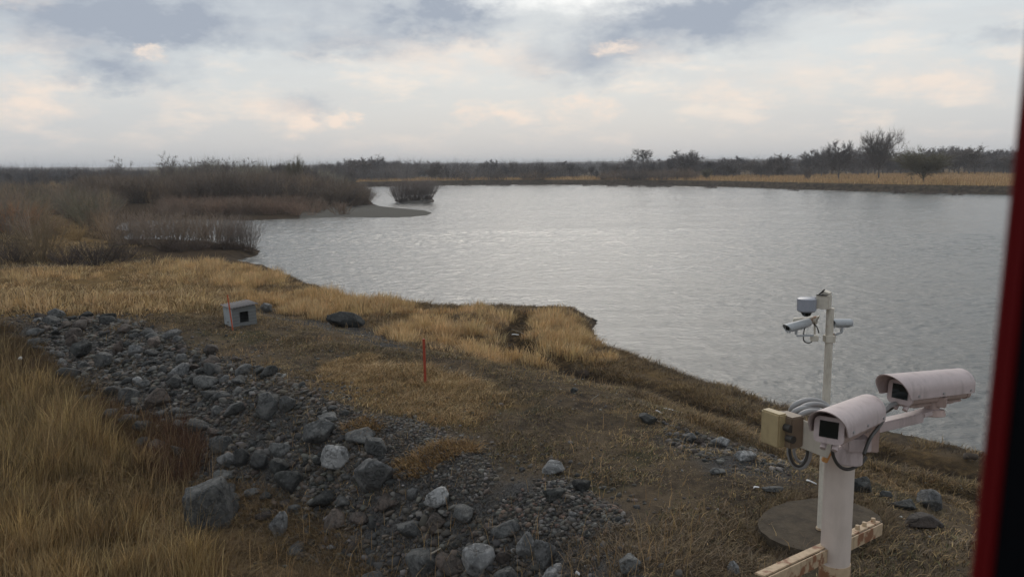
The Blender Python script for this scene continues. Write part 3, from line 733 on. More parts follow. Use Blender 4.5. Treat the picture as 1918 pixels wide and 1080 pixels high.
P = P[(px > 65) & (px < 1180) & (py < 1110)]
dens = fbm(P[:, 0]*.35, P[:, 1]*.35, 111)
P = P[rs.rand(len(P)) < sstep(.3, .6, dens)*.9+.1]
placed = list(USED); cnt = 0
TOTAL = 300-ROCKN[0]
sizes = sorted([.22+.58*rnd.random()**2.1 for _ in range(TOTAL)], reverse=True)
it = iter(P)
LOOSE = []
for s in sizes:
    for p in it:
        if all((p[0]-a)**2+(p[1]-b)**2 > ((c+s*.5)*.82)**2 for a, b, c in placed): break
    else: break
    placed.append((p[0], p[1], s*.5))
    mt = rnd.choices([M_ROCK, M_ROCKW, M_ROCKR, M_ROCKD], [6, 1, 1.6, 1.6])[0]
    z = hz(*p)
    o = obj('rock', pmesh(rnd.randrange(14), mt), loc=(p[0], p[1], z+s*.11))
    o.scale = (s*1.05, s, s*rnd.uniform(.8, 1.15)); o.rotation_euler = (rnd.uniform(-.5, .5), rnd.uniform(-.5, .5), rnd.uniform(0, 6.28))
    LOOSE.append((o, {M_ROCKR.name: 'brownish', M_ROCKW.name: 'pale', M_ROCKD.name: 'blackish'}.get(mt.name, 'grey'), s)); cnt += 1
ORD = ['nearest', 'second nearest', 'third nearest', 'fourth nearest', 'fifth nearest', 'sixth nearest', 'seventh nearest', 'eighth nearest', 'ninth nearest', 'tenth nearest'] + ['%dth nearest' % k for k in range(11, 60)]
HERO = [(px, py-h_*.5, sh) for (px, py, w_, h_, lab, mt, sd, dep, rz), sh in zip(big, SHORT) if sh]
groups_ = {}
for o, colr, s in LOOSE:
    x_, y_ = proj(np.array(o.location)); o['label'] = 'x'
    j = min(range(len(HERO)), key=lambda j: (HERO[j][0]-x_)**2+((HERO[j][1]-y_)*1.5)**2)
    dx, dy = x_-HERO[j][0], (y_-HERO[j][1])*1.2
    side = ('right of' if dx > 0 else 'left of') if abs(dx) > abs(dy) else ('below' if dy > 0 else 'above')
    sz = 'small' if s < .26 else 'mid sized' if s < .42 else 'big'
    groups_.setdefault((colr, sz, side, HERO[j][2]), []).append((dx*dx+dy*dy, o))
for (colr, sz, side, nm), L_ in groups_.items():
    L_.sort(key=lambda t: t[0])
    for k, (_, o) in enumerate(L_):
        tag(o, '%s %s stone, %sthe %s' % (sz, colr, (ORD[k]+' '+side+' ') if len(L_) > 1 else side+' ', nm), 'rock', 'loose stones of the rubble slope')
# rubble and gravel
def stones(P, S, sub, colr, seed):
    V0, F0 = ICO[sub]; n = len(P); r = np.random.RandomState(seed); K = 24
    var = []
    for k in range(K):
        q, _ = rock_verts(900+k, sub, 1+k % 4, (1, .55+.4*r.rand(), .35+.4*r.rand()), .03); var.append(q)
    var = np.array(var); idx = r.randint(K, size=n)
    a = r.rand(n)*6.283; b_ = (r.rand(n)-.5)*1.0
    ca, sa, cb_, sb = np.cos(a), np.sin(a), np.cos(b_), np.sin(b_)
    q = var[idx]*S[:, None, None]
    x, y, z = q[..., 0], q[..., 1], q[..., 2]
    x, z = x*cb_[:, None]+z*sb[:, None], -x*sb[:, None]+z*cb_[:, None]
    x, y = x*ca[:, None]-y*sa[:, None], x*sa[:, None]+y*ca[:, None]
    zz = land_h(P)[0]
    V = np.stack([x+P[:, 0:1], y+P[:, 1:2], z+(zz+S*.08)[:, None]], -1).reshape(-1, 3)
    nv = len(V0); T = (np.arange(n)[:, None, None]*nv+F0[None]).reshape(-1, 3)
    return V, np.zeros((0, 4), int), T, np.repeat(colr, nv, 0)
SC = [(.085, .08, .073), (.055, .053, .05), (.11, .102, .09), (.085, .070, .058), (.15, .14, .128), (.038, .038, .036), (.080, .068, .056), (.062, .054, .045), (.125, .10, .08)]
parts = []
P = sample_poly(slope_poly, 12500); fd = fbm(P[:, 0]*.35, P[:, 1]*.35, 111)
P = P[(rs.rand(len(P)) < sstep(.26, .5, fd)) & (P[:, 1] > 8) & (P[:, 0]/P[:, 1] > -.565+.03*rs.rand(len(P)))]; n = len(P)
parts.append(stones(P, .05+.15*rs.rand(n)**2.4, 1, pal(n, SC, .3), 1))
P = sample_poly(slope_poly, 4200); P = P[(P[:, 1] > 8) & (P[:, 0]/P[:, 1] > -.56)]; n = len(P)
parts.append(stones(P, .11+.17*rs.rand(n)**1.6, 2, pal(n, SC, .3), 2))
for k, nn, s0, s1 in (('gravel', 4800, .03, .09), ('gravel2', 1700, .04, .11), ('gravel3', 1500, .03, .10), ('gravel4', 700, .04, .18)):
    P = sample_poly(REG[k], nn); P = P[clumpy(P, .6, 120, .38)]; n = len(P)
    parts.append(stones(P, s0+s1*rs.rand(n)**1.8, 1, pal(n, SC+([(.13, .088, .068)] if k == 'gravel2' else []), .3), 3))
P = sample_poly(bank, 6500); P = P[dryland(P) & clumpy(P, .4, 121, .46)]; n = len(P)
parts.append(stones(P, .02+.07*rs.rand(n)**2, 1, pal(n, SC+[(.3, .29, .27)], .3), 4))
tb = rocktop; i = rs.randint(len(tb)-1, size=5200); f = rs.rand(5200, 1); P = tb[i]*(1-f)+tb[i+1]*f; P = P+rs.randn(len(P), 2)*np.array([.9, 1.1])*(.4+1.6*fbm(P[:, 0]*.7, P[:, 1]*.7, 125))[:, None]
P = P[fbm(P[:, 0]*.8, P[:, 1]*.8, 124) > .42]; n = len(P); parts.append(stones(P, .03+.13*rs.rand(n)**2.2, 1, pal(n, SC, .3), 6))
sh = river[(river[:, 1] > 14) & (river[:, 1] < 60) & (river[:, 0] > -22)]
i = rs.randint(len(sh)-1, size=2600); f = rs.rand(2600, 1); P = sh[i]*(1-f)+sh[i+1]*f; P = P[np.linalg.norm(sh[i]-sh[i+1], axis=1) < 4]; P = P+rs.randn(len(P), 2)*.38
P = P[fbm(P[:, 0]*.5, P[:, 1]*.5, 123) > .46]; n = len(P)
V_, Q_, T_, C_2 = stones(P, .05+.22*rs.rand(n)**3, 1, pal(n, [(.05, .045, .04), (.08, .07, .06), (.035, .032, .03)], .3), 5); V_[:, 2] = np.maximum(V_[:, 2], -.3); parts.append((V_, Q_, T_, C_2))
v, q, t_, c = join(parts)
tag(meshnp('rubble', v, None, t_, M_GRAVEL, tint=c), 'small loose rubble and gravel between the boulders and on the bank', 'rubble', kind='stuff')
# ------------------------------------------------------------------ trees and shrubs
def prisms(S, sides=3):
    """S: rows of p0(3) p1(3) r0 r1 -> triangular tapered tubes"""
    S = np.asarray(S); p0, p1, r0, r1 = S[:, :3], S[:, 3:6], S[:, 6], S[:, 7]
    d = p1-p0; L = np.linalg.norm(d, axis=1)[:, None]; d = d/np.maximum(L, 1e-9)
    ref = np.where(np.abs(d[:, 2:3]) > .9, np.array([[1., 0, 0]]), np.array([[0., 0, 1]]))
    u = np.cross(d, ref); u /= np.linalg.norm(u, axis=1)[:, None]; v = np.cross(d, u)
    rings = []
    for p, r in ((p0, r0), (p1, r1)):
        for k in range(sides):
            a = 2*np.pi*k/sides; rings.append(p+(u*np.cos(a)+v*np.sin(a))*r[:, None])
    V = np.stack(rings, 1).reshape(-1, 3); n = len(S); k = np.arange(n)[:, None]*2*sides
    Q = np.vstack([k+np.array([[i, (i+1) % sides, sides+(i+1) % sides, sides+i]]) for i in range(sides)])
    return V, Q
def ribbons(S, r):
    S = np.asarray(S); p0, p1, w0 = S[:, :3], S[:, 3:6], S[:, 6]
    n = len(S); rv = r.randn(n, 3); d = p1-p0; u = np.cross(d, rv); u /= np.linalg.norm(u, axis=1)[:, None]+1e-9
    V = np.stack([p0-u*w0[:, None], p0+u*w0[:, None], p1], 1).reshape(-1, 3)
    T = np.arange(n)[:, None]*3+np.array([[0, 1, 2]])
    return V, T
def tree_proto(seed, H, spread, trunk_h=.3, n1=7, n2=6, n3=7, upr=.5, tw=.035, droop=0.0, r0=None, n4=3, wob=.10, tl=.72, ub=.10):
    r = np.random.RandomState(seed); seg = []; tws = []; r0 = r0 or H*.022
    def unit(v): return v/np.linalg.norm(v)
    def path(p, d, L, ra, rb, k, wob, up=0):
        pts = [p]
        for i in range(k):
            d = unit(d+r.randn(3)*wob+np.array([0, 0, up])); q = pts[-1]+d*L/k; pts.append(q)
            f0, f1 = i/k, (i+1)/k; seg.append([*pts[-2], *q, ra+(rb-ra)*f0, ra+(rb-ra)*f1])
        return pts
    tr = path(np.zeros(3), np.array([0, 0, 1.]), H*tl, r0, r0*.35, 7, .05, .1)
    trunk = list(seg); seg.clear()
    for i in range(n1*2):
        f = trunk_h/tl+(1-trunk_h/tl)*(i+r.rand())/(n1*2); f = min(f, .99)
        k = int(f*7); p = tr[k]+(tr[min(k+1, 7)]-tr[k])*(f*7-k)
        a = i*2.4+r.rand(); L = spread*H*(1.05-.45*((f*tl-trunk_h)/(tl-trunk_h)))*(.7+.5*r.rand())
        d = unit(np.array([np.cos(a), np.sin(a), upr+.7*r.rand()]))
        b = path(p, d, L, r0*.42, r0*.12, 4, wob, ub-droop)
        for j in range(n2):
            kk = r.randint(1, 5); q = b[kk]; a2 = r.rand()*6.28
            d2 = unit(unit(b[min(kk+1, 4)]-b[kk-1])+r.randn(3)*.55+np.array([0, 0, .25-droop]))
            c = path(q, d2, L*(.28+.25*r.rand()), r0*.1, r0*.05, 2, .2, 0)
            for m_ in range(n3):
                s = c[r.randint(1, 3)]; d3 = unit(d2+r.randn(3)*.42+np.array([0, 0, .25-droop])); l3 = L*(.16+.24*r.rand()); e = s+d3*l3
                tws.append([*s, *e, tw])
                for _ in range(n4):
                    s2 = s+d3*l3*r.rand(); e2 = s2+unit(d3+r.randn(3)*.5)*l3*.6; tws.append([*s2, *e2, tw*.75])
    return np.array(trunk), np.array(seg), np.array(tws), r
def proto_meshes(name, pr, col, kind='tree'):
    trunk, seg, tws, r = pr
    V1, Q1 = prisms(trunk, 6); mt = meshnp('trunk', V1, Q1, None, M_TWIG, True, tint=np.tile(col, (len(V1), 1)), link=False) if len(trunk) else None
    V2, Q2 = prisms(seg); V3, T3 = ribbons(tws, r)
    V = np.vstack([V2, V3]); c = np.tile(np.array(col), (len(V), 1)); c[len(V2):] *= 1.15
    mc = meshnp('crown', V, Q2, T3+len(V2), M_TWIG, tint=c, link=False)
    return mt, mc
def shrub_proto(seed, n=90, spread=.55, H=1.0, tw=.010, side=7, base=.12, tilt=.5, jt=.42):
    r = np.random.RandomState(seed); seg = []; tws = []
    for i in range(n):
        a = r.rand()*6.28; s = r.rand()**.6; p = np.array([np.cos(a)*s*base, np.sin(a)*s*base, 0])
        d = np.array([np.cos(a)*s*tilt*1.3, np.sin(a)*s*tilt*1.3, 1])+r.randn(3)*.14; d /= np.linalg.norm(d)
        L = H*(.65+.4*r.rand())/max(d[2], .6)**.3; prev = p
        for k in range(3):
            q = prev+d*L/3; rr = tw*(1.1-.3*k); seg.append([*prev, *q, rr, rr*.75])
            for _ in range(side):
                s0 = prev+(q-prev)*r.rand()
                if s0[2] < .22*H: continue
                dd = d+r.randn(3)*jt; dd[2] = abs(dd[2]); l = L*(.10+.2*r.rand()); tws.append([*s0, *(s0+dd*l), tw*.45])
            d = d+r.randn(3)*.10+np.array([0, 0, .10]); d /= np.linalg.norm(d); prev = q
    return np.zeros((0, 8)), np.array(seg), np.array(tws), r
TC = (.165, .15, .145); TG = (.10, .09, .055)
TP = [proto_meshes('t', tree_proto(s, 1, sp, th, 9, 8, 9, up, .0044, dr, n4=6, tl=.62), col) for s, sp, th, up, dr, col in
      [(1, .42, .14, .5, 0, TC), (2, .34, .18, .8, 0, TC), (3, .42, .08, .7, .0, (.18, .155, .14)), (4, .32, .12, 1.0, 0, (.15, .14, .14)), (5, .46, .10, .5, .0, TC), (6, .38, .22, .7, 0, (.18, .16, .145))]]
OAK = proto_meshes('t', tree_proto(77, 1, .58, .20, 12, 9, 11, .55, .0021, .0, r0=.026, n4=7, wob=.08, tl=.5), (.15, .135, .125))
THIN = proto_meshes('t', tree_proto(80, 1, .40, .34, 5, 5, 6, .7, .0032, 0, r0=.015, n4=3, wob=.09, tl=.75), (.16, .14, .13))
TALL = proto_meshes('t', tree_proto(78, 1, .30, .42, 9, 8, 9, .25, .0024, 0, r0=.017, n4=6, wob=.10, tl=.84, ub=.0), (.15, .135, .125))
WIL = proto_meshes('t', tree_proto(79, 1, .62, .10, 13, 9, 10, .7, .0030, 0, r0=.020, n4=7, tl=.4), (.15, .135, .09))
def bare(px, base_py, top_py, label, group=None, pr=None, z=2.3, dist=None, wscale=1.0, rz=None, cat='tree', name='bare_tree'):
    if dist is None: g = atz(px, base_py, z)
    else: d = D(px, base_py); g = CP+d*dist/d[1]
    zz = hz(g[0], g[1]); dd = (g-CP)@Fv
    # height so that the top lands on top_py
    dt = D(px, top_py); ztop = HC+dt[2]*g[1]/dt[1]; H = max(ztop-zz, .8)
    pr = pr or rnd.choice(TP)
    e = empty(name, (g[0], g[1], zz-.05), rnd.uniform(0, 6.28) if rz is None else rz)
    H /= .93
    e.scale = (H*wscale, H*wscale, H); 
    if pr[0]: obj('trunk', pr[0], e)
    obj('crown', pr[1], e)
    tag(e, label, cat, group)
    return e
# --- trees that stand out on the far bank
bare(1645, 346, 258, 'tallest broad crowned bare tree on the far bank, at right', pr=OAK, dist=300, wscale=.8)
bare(1570, 342, 273, 'wide round bare tree left of the tallest broad one', pr=TP[4], dist=310, wscale=1.05)
bare(1730, 347, 287, 'wide greenish multi trunk willow in front of the golden meadow at right', pr=WIL, dist=255, wscale=1.6, name='willow_tree')
bare(1205, 334, 281, 'lone tall bare tree with a round top near the centre of the far bank', pr=TALL, dist=395, wscale=1.0)
bare(1512, 347, 312, 'small bare tree leaning over the far bank edge left of the willow', pr=TP[2], dist=288, wscale=.8)
bare(1440, 333, 291, 'upright bare tree before a gap of golden field', pr=TP[1], dist=330, wscale=.8)
bare(1178, 328, 296, 'small round tree just left of the lone tall tree', pr=THIN, dist=430, wscale=.8)
bare(768, 345, 303, 'slightly taller bare tree behind the island bush', pr=THIN, dist=480)
bare(228, 345, 303, 'lone bare tree with a small top on the left skyline', pr=THIN, dist=300, wscale=1.1)
bare(322, 350, 297, 'tallest bare tree of the left wood', pr=THIN, dist=290, wscale=1.0)
bare(552, 350, 304, 'olive rounded tree at the right end of the left wood', pr=WIL, dist=240, wscale=.5)
bare(1322, 345, 318, 'low bush tree at the waterline of the far bank', pr=WIL, dist=330, wscale=.9)
# --- rows of trees along the far bank
prof_x = [600, 650, 690, 760, 850, 900, 1000, 1100, 1180, 1250, 1300, 1350, 1400, 1450, 1500, 1560, 1640, 1700, 1760, 1830, 1900, 1990]
prof_t = [309, 308, 304, 310, 314, 314, 311, 311, 309, 301, 298, 303, 301, 305, 300, 294, 287, 297, 292, 290, 286, 283]
def wob(x, s): return float(fbm(np.array([x*.021]), np.array([s*3.3]), s)[0]-.5)
far_row = []
x = 612
while x < 1925:
    tp = np.interp(x, prof_x, prof_t)-(2 if x < 1250 else 4)+rnd.triangular(-13, 12, 2)
    dist = np.interp(x, [600, 850, 1200, 1500, 1900], [430, 420, 400, 400, 400])+rnd.uniform(-25, 60)
    far_row.append((x, bare(x, 340, tp, 'x', 'bare trees in rows along the far bank', dist=dist, wscale=rnd.uniform(1.1, 1.7)), tp))
    x += rnd.uniform(7, 15)
NUM = ['first', 'second', 'third', 'fourth', 'fifth', 'sixth', 'seventh', 'eighth', 'ninth', 'tenth', 'eleventh', 'twelfth']+['%dth' % k for k in range(13, 99)]
ANCH = [(600, 'left end of the row above the river channel'), (768, 'taller tree behind the island bush'), (1205, 'lone tall round topped tree'), (1440, 'upright tree before the golden gap'), (1570, 'wide round tree left of the tallest'), (1645, 'tallest broad crowned tree'), (1730, 'wide greenish willow')]
cnts = {}
for x, e, tp in far_row:
    j = max(k for k in range(len(ANCH)) if ANCH[k][0] <= x); cnts[j] = cnts.get(j, 0)+1
    e['label'] = 'grey bare tree, %s to the right of the %s' % (NUM[cnts[j]-1], ANCH[j][1]) if j else 'grey bare tree, %s from the %s' % (NUM[cnts[j]-1], ANCH[j][1])
# low waterline bushes on the far bank
SH = [shrub_proto(s, 80, .55, 1, .011, 8, .2, ti) for s, ti in ((11, .5), (12, .7), (13, .45), (14, .8))]
SHF = [shrub_proto(s, 50, .55, 1, .0070, 8, b_, ti*1.2, jt=.55) for s, ti, b_ in ((15, .5, .2), (16, .6, .3), (17, .4, .25))]
ISL = [proto_meshes('s', shrub_proto(s_, 210, .55, 1, .0080, 10, .40, .95, jt=.5), (.22, .185, .165)) for s_ in (31, 32, 33)]
SHM = [proto_meshes('s', p, (.15, .12, .10)) for p in SH]
SHB = [proto_meshes('s', p, c) for p, c in zip(SHF, ((.25, .20, .165), (.27, .21, .16), (.22, .185, .16)))]
def shrub(x, y, H, W_, label, group=None, m=None, name='bare_shrub', cat='shrub'):
    e = empty(name, (x, y, hz(x, y)-.05), rnd.uniform(0, 6.28)); e.scale = (W_, W_, H)
    obj('stems', (m or rnd.choice(SHM))[1], e); tag(e, label, cat, group); return e
for kk, (px, hh) in enumerate(sorted(((690, 3), (715, 3.5), (735, 3), (920, 3), (945, 3.5), (975, 2.6), (1150, 3), (1190, 3.2), (1225, 3.4), (1250, 3), (1340, 3), (1500, 2.4), (1590, 2.2), (1700, 3), (1760, 2.6), (1810, 2.4), (1100, 2.4), (1050, 2.2), (870, 2.6), (820, 3)))):
    g = atz(px, np.interp(px, [690, 900, 1280, 1500, 1900], [347, 345, 347, 353, 362])-1.0, 1.0)
    shrub(g[0], g[1]+5, hh, hh*1.3, 'low bare bush at the far waterline, %s from the left' % NUM[kk], 'low bushes along the far waterline')
# --- thickets joined as masses
def mass(name, pts, protos_, hs, ws, cols, label, cat):
    parts = []; r = np.random.RandomState(len(pts))
    bank_ = []
    for p in protos_:
        _, seg, tws, rr = p; V2, Q2 = prisms(seg); V3, T3 = ribbons(tws, rr); bank_.append((np.vstack([V2, V3]), Q2, T3+len(V2)))
    z = land_h(pts)[0]
    for i, (x, y) in enumerate(pts):
        V, Q, T = bank_[r.randint(len(bank_))]; a = r.rand()*6.28; H = hs[i]; W_ = ws[i]
        c, s = np.cos(a), np.sin(a)
        v = np.stack([(V[:, 0]*c-V[:, 1]*s)*W_+x, (V[:, 0]*s+V[:, 1]*c)*W_+y, V[:, 2]*H+z[i]-.05], 1)
        cc = np.array(cols[r.randint(len(cols))])*(.7+.6*r.rand())
        parts.append((v, Q, T, np.tile(cc, (len(v), 1))))
    v, q, t_, c = join(parts)
    tag(meshnp(name, v, q, t_, M_TWIG, tint=c), label, cat, kind='stuff')
def scatter_px(n, xr, dr_, keep=None):
    px = xr[0]+rs.rand(n)*(xr[1]-xr[0]); d = dr_[0]+rs.rand(n)*(dr_[1]-dr_[0])
    P = np.stack([(px-959)/FP*d, d], 1)
    z, ins, dr = land_h(P); ok = (~ins) & (dr > 2)
    if keep is not None: ok &= keep(P, px, d)
    return P[ok], px[ok], d[ok]
THK = [shrub_proto(s, 24, .55, 1, .010, 9, .3, .7, jt=.8) for s in (21, 22, 23, 24)]
BR = [(.205, .160, .125), (.185, .15, .12), (.175, .148, .128), (.225, .17, .12)]
# front willows on the promontory
nobar = lambda P, px, d: ~inside(P, barp)
P, px_, d_ = scatter_px(900, (150, 700), (168, 235), lambda P, px, d: ~inside(P, barp) & (px < 703))
def top_h(px, d, xs, ts, jit=1.0):
    tp = np.interp(px, xs, ts); tp = tp+(rs.rand(len(px))-.3)*5+(fbm(px*.045, d*.08, 151)-.5)*34
    hor = 312-(px-959)*math.tan(RO)
    return np.maximum(HC+(hor-tp)/FP*d*1.0-1.0, 1.2)*jit
hs = top_h(px_, d_, [150, 300, 450, 600, 680, 710], [343, 338, 332, 334, 342, 352]); 
mass('willow_thicket', P, THK, hs, hs*.95, BR, 'dense brown bare willow thicket covering the promontory behind the sandbar', 'thicket')
# low reddish scrub near the sandbar
P, px_, d_ = scatter_px(260, (300, 650), (141, 160), lambda P, px, d: ~(inside(P, barp) & (rs.rand(len(P)) > .25)))
hs = 1.0+1.6*rs.rand(len(P)); mass('low_scrub', P, THK, hs, hs*1.2, [(.25, .175, .13), (.22, .165, .125)], 'low reddish scrub along the promontory shore', 'scrub')
# taller wood behind
P, px_, d_ = scatter_px(330, (290, 720), (238, 330), lambda P, px, d: ~((px > 640) & (d > 200) & (d < 300)))
hs = top_h(px_, d_, [290, 350, 430, 500, 600, 660, 720], [328, 318, 313, 314, 319, 326, 333]); mass('wood_behind_willows', P, THK, hs, hs*.55, [(.27, .245, .20), (.26, .235, .195), (.31, .285, .21)], 'taller bare wood rising behind the willow thicket', 'wood')
# single trees standing out on the left skyline
sky_x = np.sort(np.concatenate([rs.uniform(300, 720, 44), rs.uniform(-20, 300, 14)]))
for k, x_ in enumerate(sky_x):
    tp = np.interp(x_, [-20, 200, 300, 350, 430, 500, 600, 660, 720], [318, 319, 316, 308, 305, 305, 312, 313, 311])+rnd.triangular(-5, 9, 1)
    dd_ = rnd.uniform(235, 300) if x_ > 300 else rnd.uniform(300, 380)
    if 600 < x_: dd_ = rnd.uniform(300, 340)
    g_ = (CP+D(x_, 345)*(dd_/D(x_, 345)[1]))
    if land_h(g_[None, :2])[1][0]: continue
    bare(x_, 345, tp, 'slender bare tree on the left skyline, %s from the left edge' % NUM[k], 'bare trees along the left skyline', pr=rnd.choice([THIN, THIN]+TP[:4]), dist=dd_, wscale=rnd.uniform(.9, 1.5))
# far left wood
P, px_, d_ = scatter_px(760, (-60, 640), (320, 620))
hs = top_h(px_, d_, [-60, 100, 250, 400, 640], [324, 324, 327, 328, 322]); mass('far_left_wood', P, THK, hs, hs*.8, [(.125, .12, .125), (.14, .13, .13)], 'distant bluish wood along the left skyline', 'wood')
# mid left brush
P, px_, d_ = scatter_px(420, (-60, 300), (92, 200), lambda P, px, d: (px < 215) | (d > 168))
goldh = xy([(70, 400), (110, 398), (150, 408), (170, 430), (215, 440), (190, 462), (120, 478), (60, 470), (75, 430)], 1.2)
k = ~inside(P, goldh); P, px_, d_ = P[k], px_[k], d_[k]
hs = np.clip(top_h(px_, d_, [-60, 0, 100, 200, 300], [338, 335, 340, 348, 345]), 1.5, 4.2)*(.65+.4*rs.rand(len(P))); mass('left_brush', P, THK, hs, hs*.8, [(.26, .20, .15), (.22, .18, .15), (.29, .21, .135), (.215, .195, .135)], 'brown brush and saplings on the low land at left', 'brush')
# far wood beyond the river
P, px_, d_ = scatter_px(900, (600, 1960), (480, 1500), lambda P, px, d: (d > 700) | (rs.rand(len(P)) < .35))
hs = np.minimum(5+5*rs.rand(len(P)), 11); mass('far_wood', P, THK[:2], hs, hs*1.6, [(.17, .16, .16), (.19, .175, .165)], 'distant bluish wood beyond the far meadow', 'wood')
# reeds of the far meadow edge
P, px_, d_ = scatter_px(60000, (600, 1960), (215, 430), lambda P, px, d: (P[:, 1] > 205) | (P[:, 0] > 60))
n = len(P); old = rs; z_ = None
k = fbm(P[:, 0]*.05, P[:, 1]*.05, 131) > .38; P = P[k]; n = len(P)
v, q, t_, c = blades(P, .5+1.1*rs.rand(n), .10+.08*rs.rand(n), .3, pal(n, [(.44, .29, .15), (.37, .24, .12), (.50, .34, .18)]), (.2, 0))
tag(meshnp('far_reeds', v, q, t_, M_GRASS, tint=c), 'band of golden dry reeds on the far bank meadow', 'reeds', kind='stuff')
# brush among the far trees
P, px_, d_ = scatter_px(700, (600, 1960), (395, 520), lambda P, px, d: (d > np.interp(px, [600, 900, 1250, 1500, 1960], [395, 395, 370, 400, 400])) & (fbm(px*.02, d*.01, 141) > .42))
hs = (2.5+5.5*rs.rand(len(P)))*(.6+.8*fbm(px_*.03, d_*.02, 152)); mass('far_bank_brush', P, THK, hs, hs*1.1, [(.19, .175, .17), (.21, .185, .17), (.18, .165, .16)], 'grey brown brush between the trees of the far bank', 'brush')
P, px_, d_ = scatter_px(300, (860, 1300), (340, 400), lambda P, px, d: (fbm(px*.03, d*.02, 143) > .5))
hs = 1.5+3.5*rs.rand(len(P)); mass('far_waterside_brush', P, THK, hs, hs*1.3, [(.17, .14, .12), (.2, .15, .11)], 'brown brush close to the waterline of the far bank', 'brush')
# --- island bush, spit shrubs, named shrubs on the left
for i, (px, hh, ww, lab) in enumerate(((752, 5.0, 4.6, 'left bush of the little island, leaning out over the water'), (778, 5.0, 4.6, 'middle bush of the little island, the tallest'), (800, 4.7, 4.4, 'right bush of the little island'))):
    g = atz(px, 377, .3); shrub(g[0], g[1], hh, ww*.62, lab, m=ISL[i], name='willow_bush', cat='bush')
for i in range(15):
    px = 238+i*16.8+rnd.uniform(-5, 5); g = atz(px, 466+rnd.uniform(-4, 5), .3)
    H = np.interp(px, [235, 300, 400, 470], [3.2, 3.6, 3.4, 2.6])*rnd.uniform(.85, 1.1)
    shrub(g[0], g[1], H, H*.85, 'bare willow shrub on the near spit, %s from its inner end' % NUM[i] if i < 14 else 'last willow shrub at the tip of the near spit', 'willow shrubs on the near spit', m=rnd.choice(SHB), name='willow_shrub')
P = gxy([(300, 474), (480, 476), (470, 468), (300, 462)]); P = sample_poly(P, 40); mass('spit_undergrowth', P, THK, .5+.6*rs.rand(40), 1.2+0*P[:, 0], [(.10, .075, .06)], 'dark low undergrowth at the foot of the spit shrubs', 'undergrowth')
for (px, py, hh, ww, col, lab) in (
    (30, 440, 3.6, 4.2, (.36, .20, .11), 'rust brown rounded bush at the left edge'),
    (75, 492, 4.0, 3.2, (.22, .17, .11), 'olive brown bush in front of the dark mound'),
    (25, 490, 1.6, 3.2, (.10, .08, .07), 'low dark bush at the left edge below the rust brown bush'),
    (130, 495, 1.3, 2.6, (.10, .08, .07), 'left part dark low bush of the mound'),
    (180, 497, 1.9, 3.6, (.085, .07, .062), 'dark rounded thorn bush in the middle of the mound'),
    (225, 492, 1.4, 2.6, (.10, .08, .07), 'right dark low bush of the mound'),
    (140, 450, 1.8, 2.2, (.34, .24, .12), 'straw coloured bush by the small channel'),
    (110, 440, 2.2, 3.0, (.24, .17, .11), 'brown bush behind the golden hillock'),
    (190, 428, 2.6, 3.0, (.2, .15, .11), 'brown bush at the end of the small channel'),
    (290, 500, .9, .5, (.06, .05, .045), 'thin little bush at the edge of the meadow')):
    g = ground(px, py); pr = shrub_proto(int(px)+400, 90, .5, 1, .008, 8, .35, .8)
    shrub(g[0], g[1], hh, ww*.7, lab, m=proto_meshes('s', pr, col), name='bush', cat='bush')
g = ground(790, 655)
for (px, py, hh, lab) in ((725, 626, .55, 'small dark thorny bush right of the blackish boulder'), (1093, 705, .3, 'small dark bush beside the muddy track')):
    g = ground(px, py); shrub(g[0], g[1], hh, hh*1.1, lab, name='bush', cat='bush')
# ------------------------------------------------------------------ built things
def bm_obj(name, bm, mat, parent=None, smooth=False, angle=None, bev=0.0):
    if bev:
        bmesh.ops.bevel(bm, geom=[e for e in bm.edges if len(e.link_faces) == 2 and e.calc_face_angle(0) > .6], offset=bev, segments=2, affect='EDGES', clamp_overlap=True)
    me = bpy.data.meshes.new(name); bm.normal_update(); bm.to_mesh(me); bm.free(); me.materials.append(mat)
    if smooth:
        for p in me.polygons: p.use_smooth = True
        me.set_sharp_from_angle(angle=rad(angle or 35))
    return obj(name, me, parent)
def box(bm, c, s, rot=None):
    m_ = Matrix.Translation(c)@(rot.to_4x4() if rot else Matrix())@Matrix.Diagonal((*s, 1))
    return bmesh.ops.create_cube(bm, size=1, matrix=m_)
def cyl(bm, a, b_, r1, r2=None, n=24, caps=True):
    a, b_ = Vector(a), Vector(b_); d = b_-a
    m_ = Matrix.Translation((a+b_)/2)@d.to_track_quat('Z', 'Y').to_matrix().to_4x4()
    return bmesh.ops.create_cone(bm, cap_ends=caps, segments=n, radius1=r1, radius2=r1 if r2 is None else r2, depth=d.length, matrix=m_)
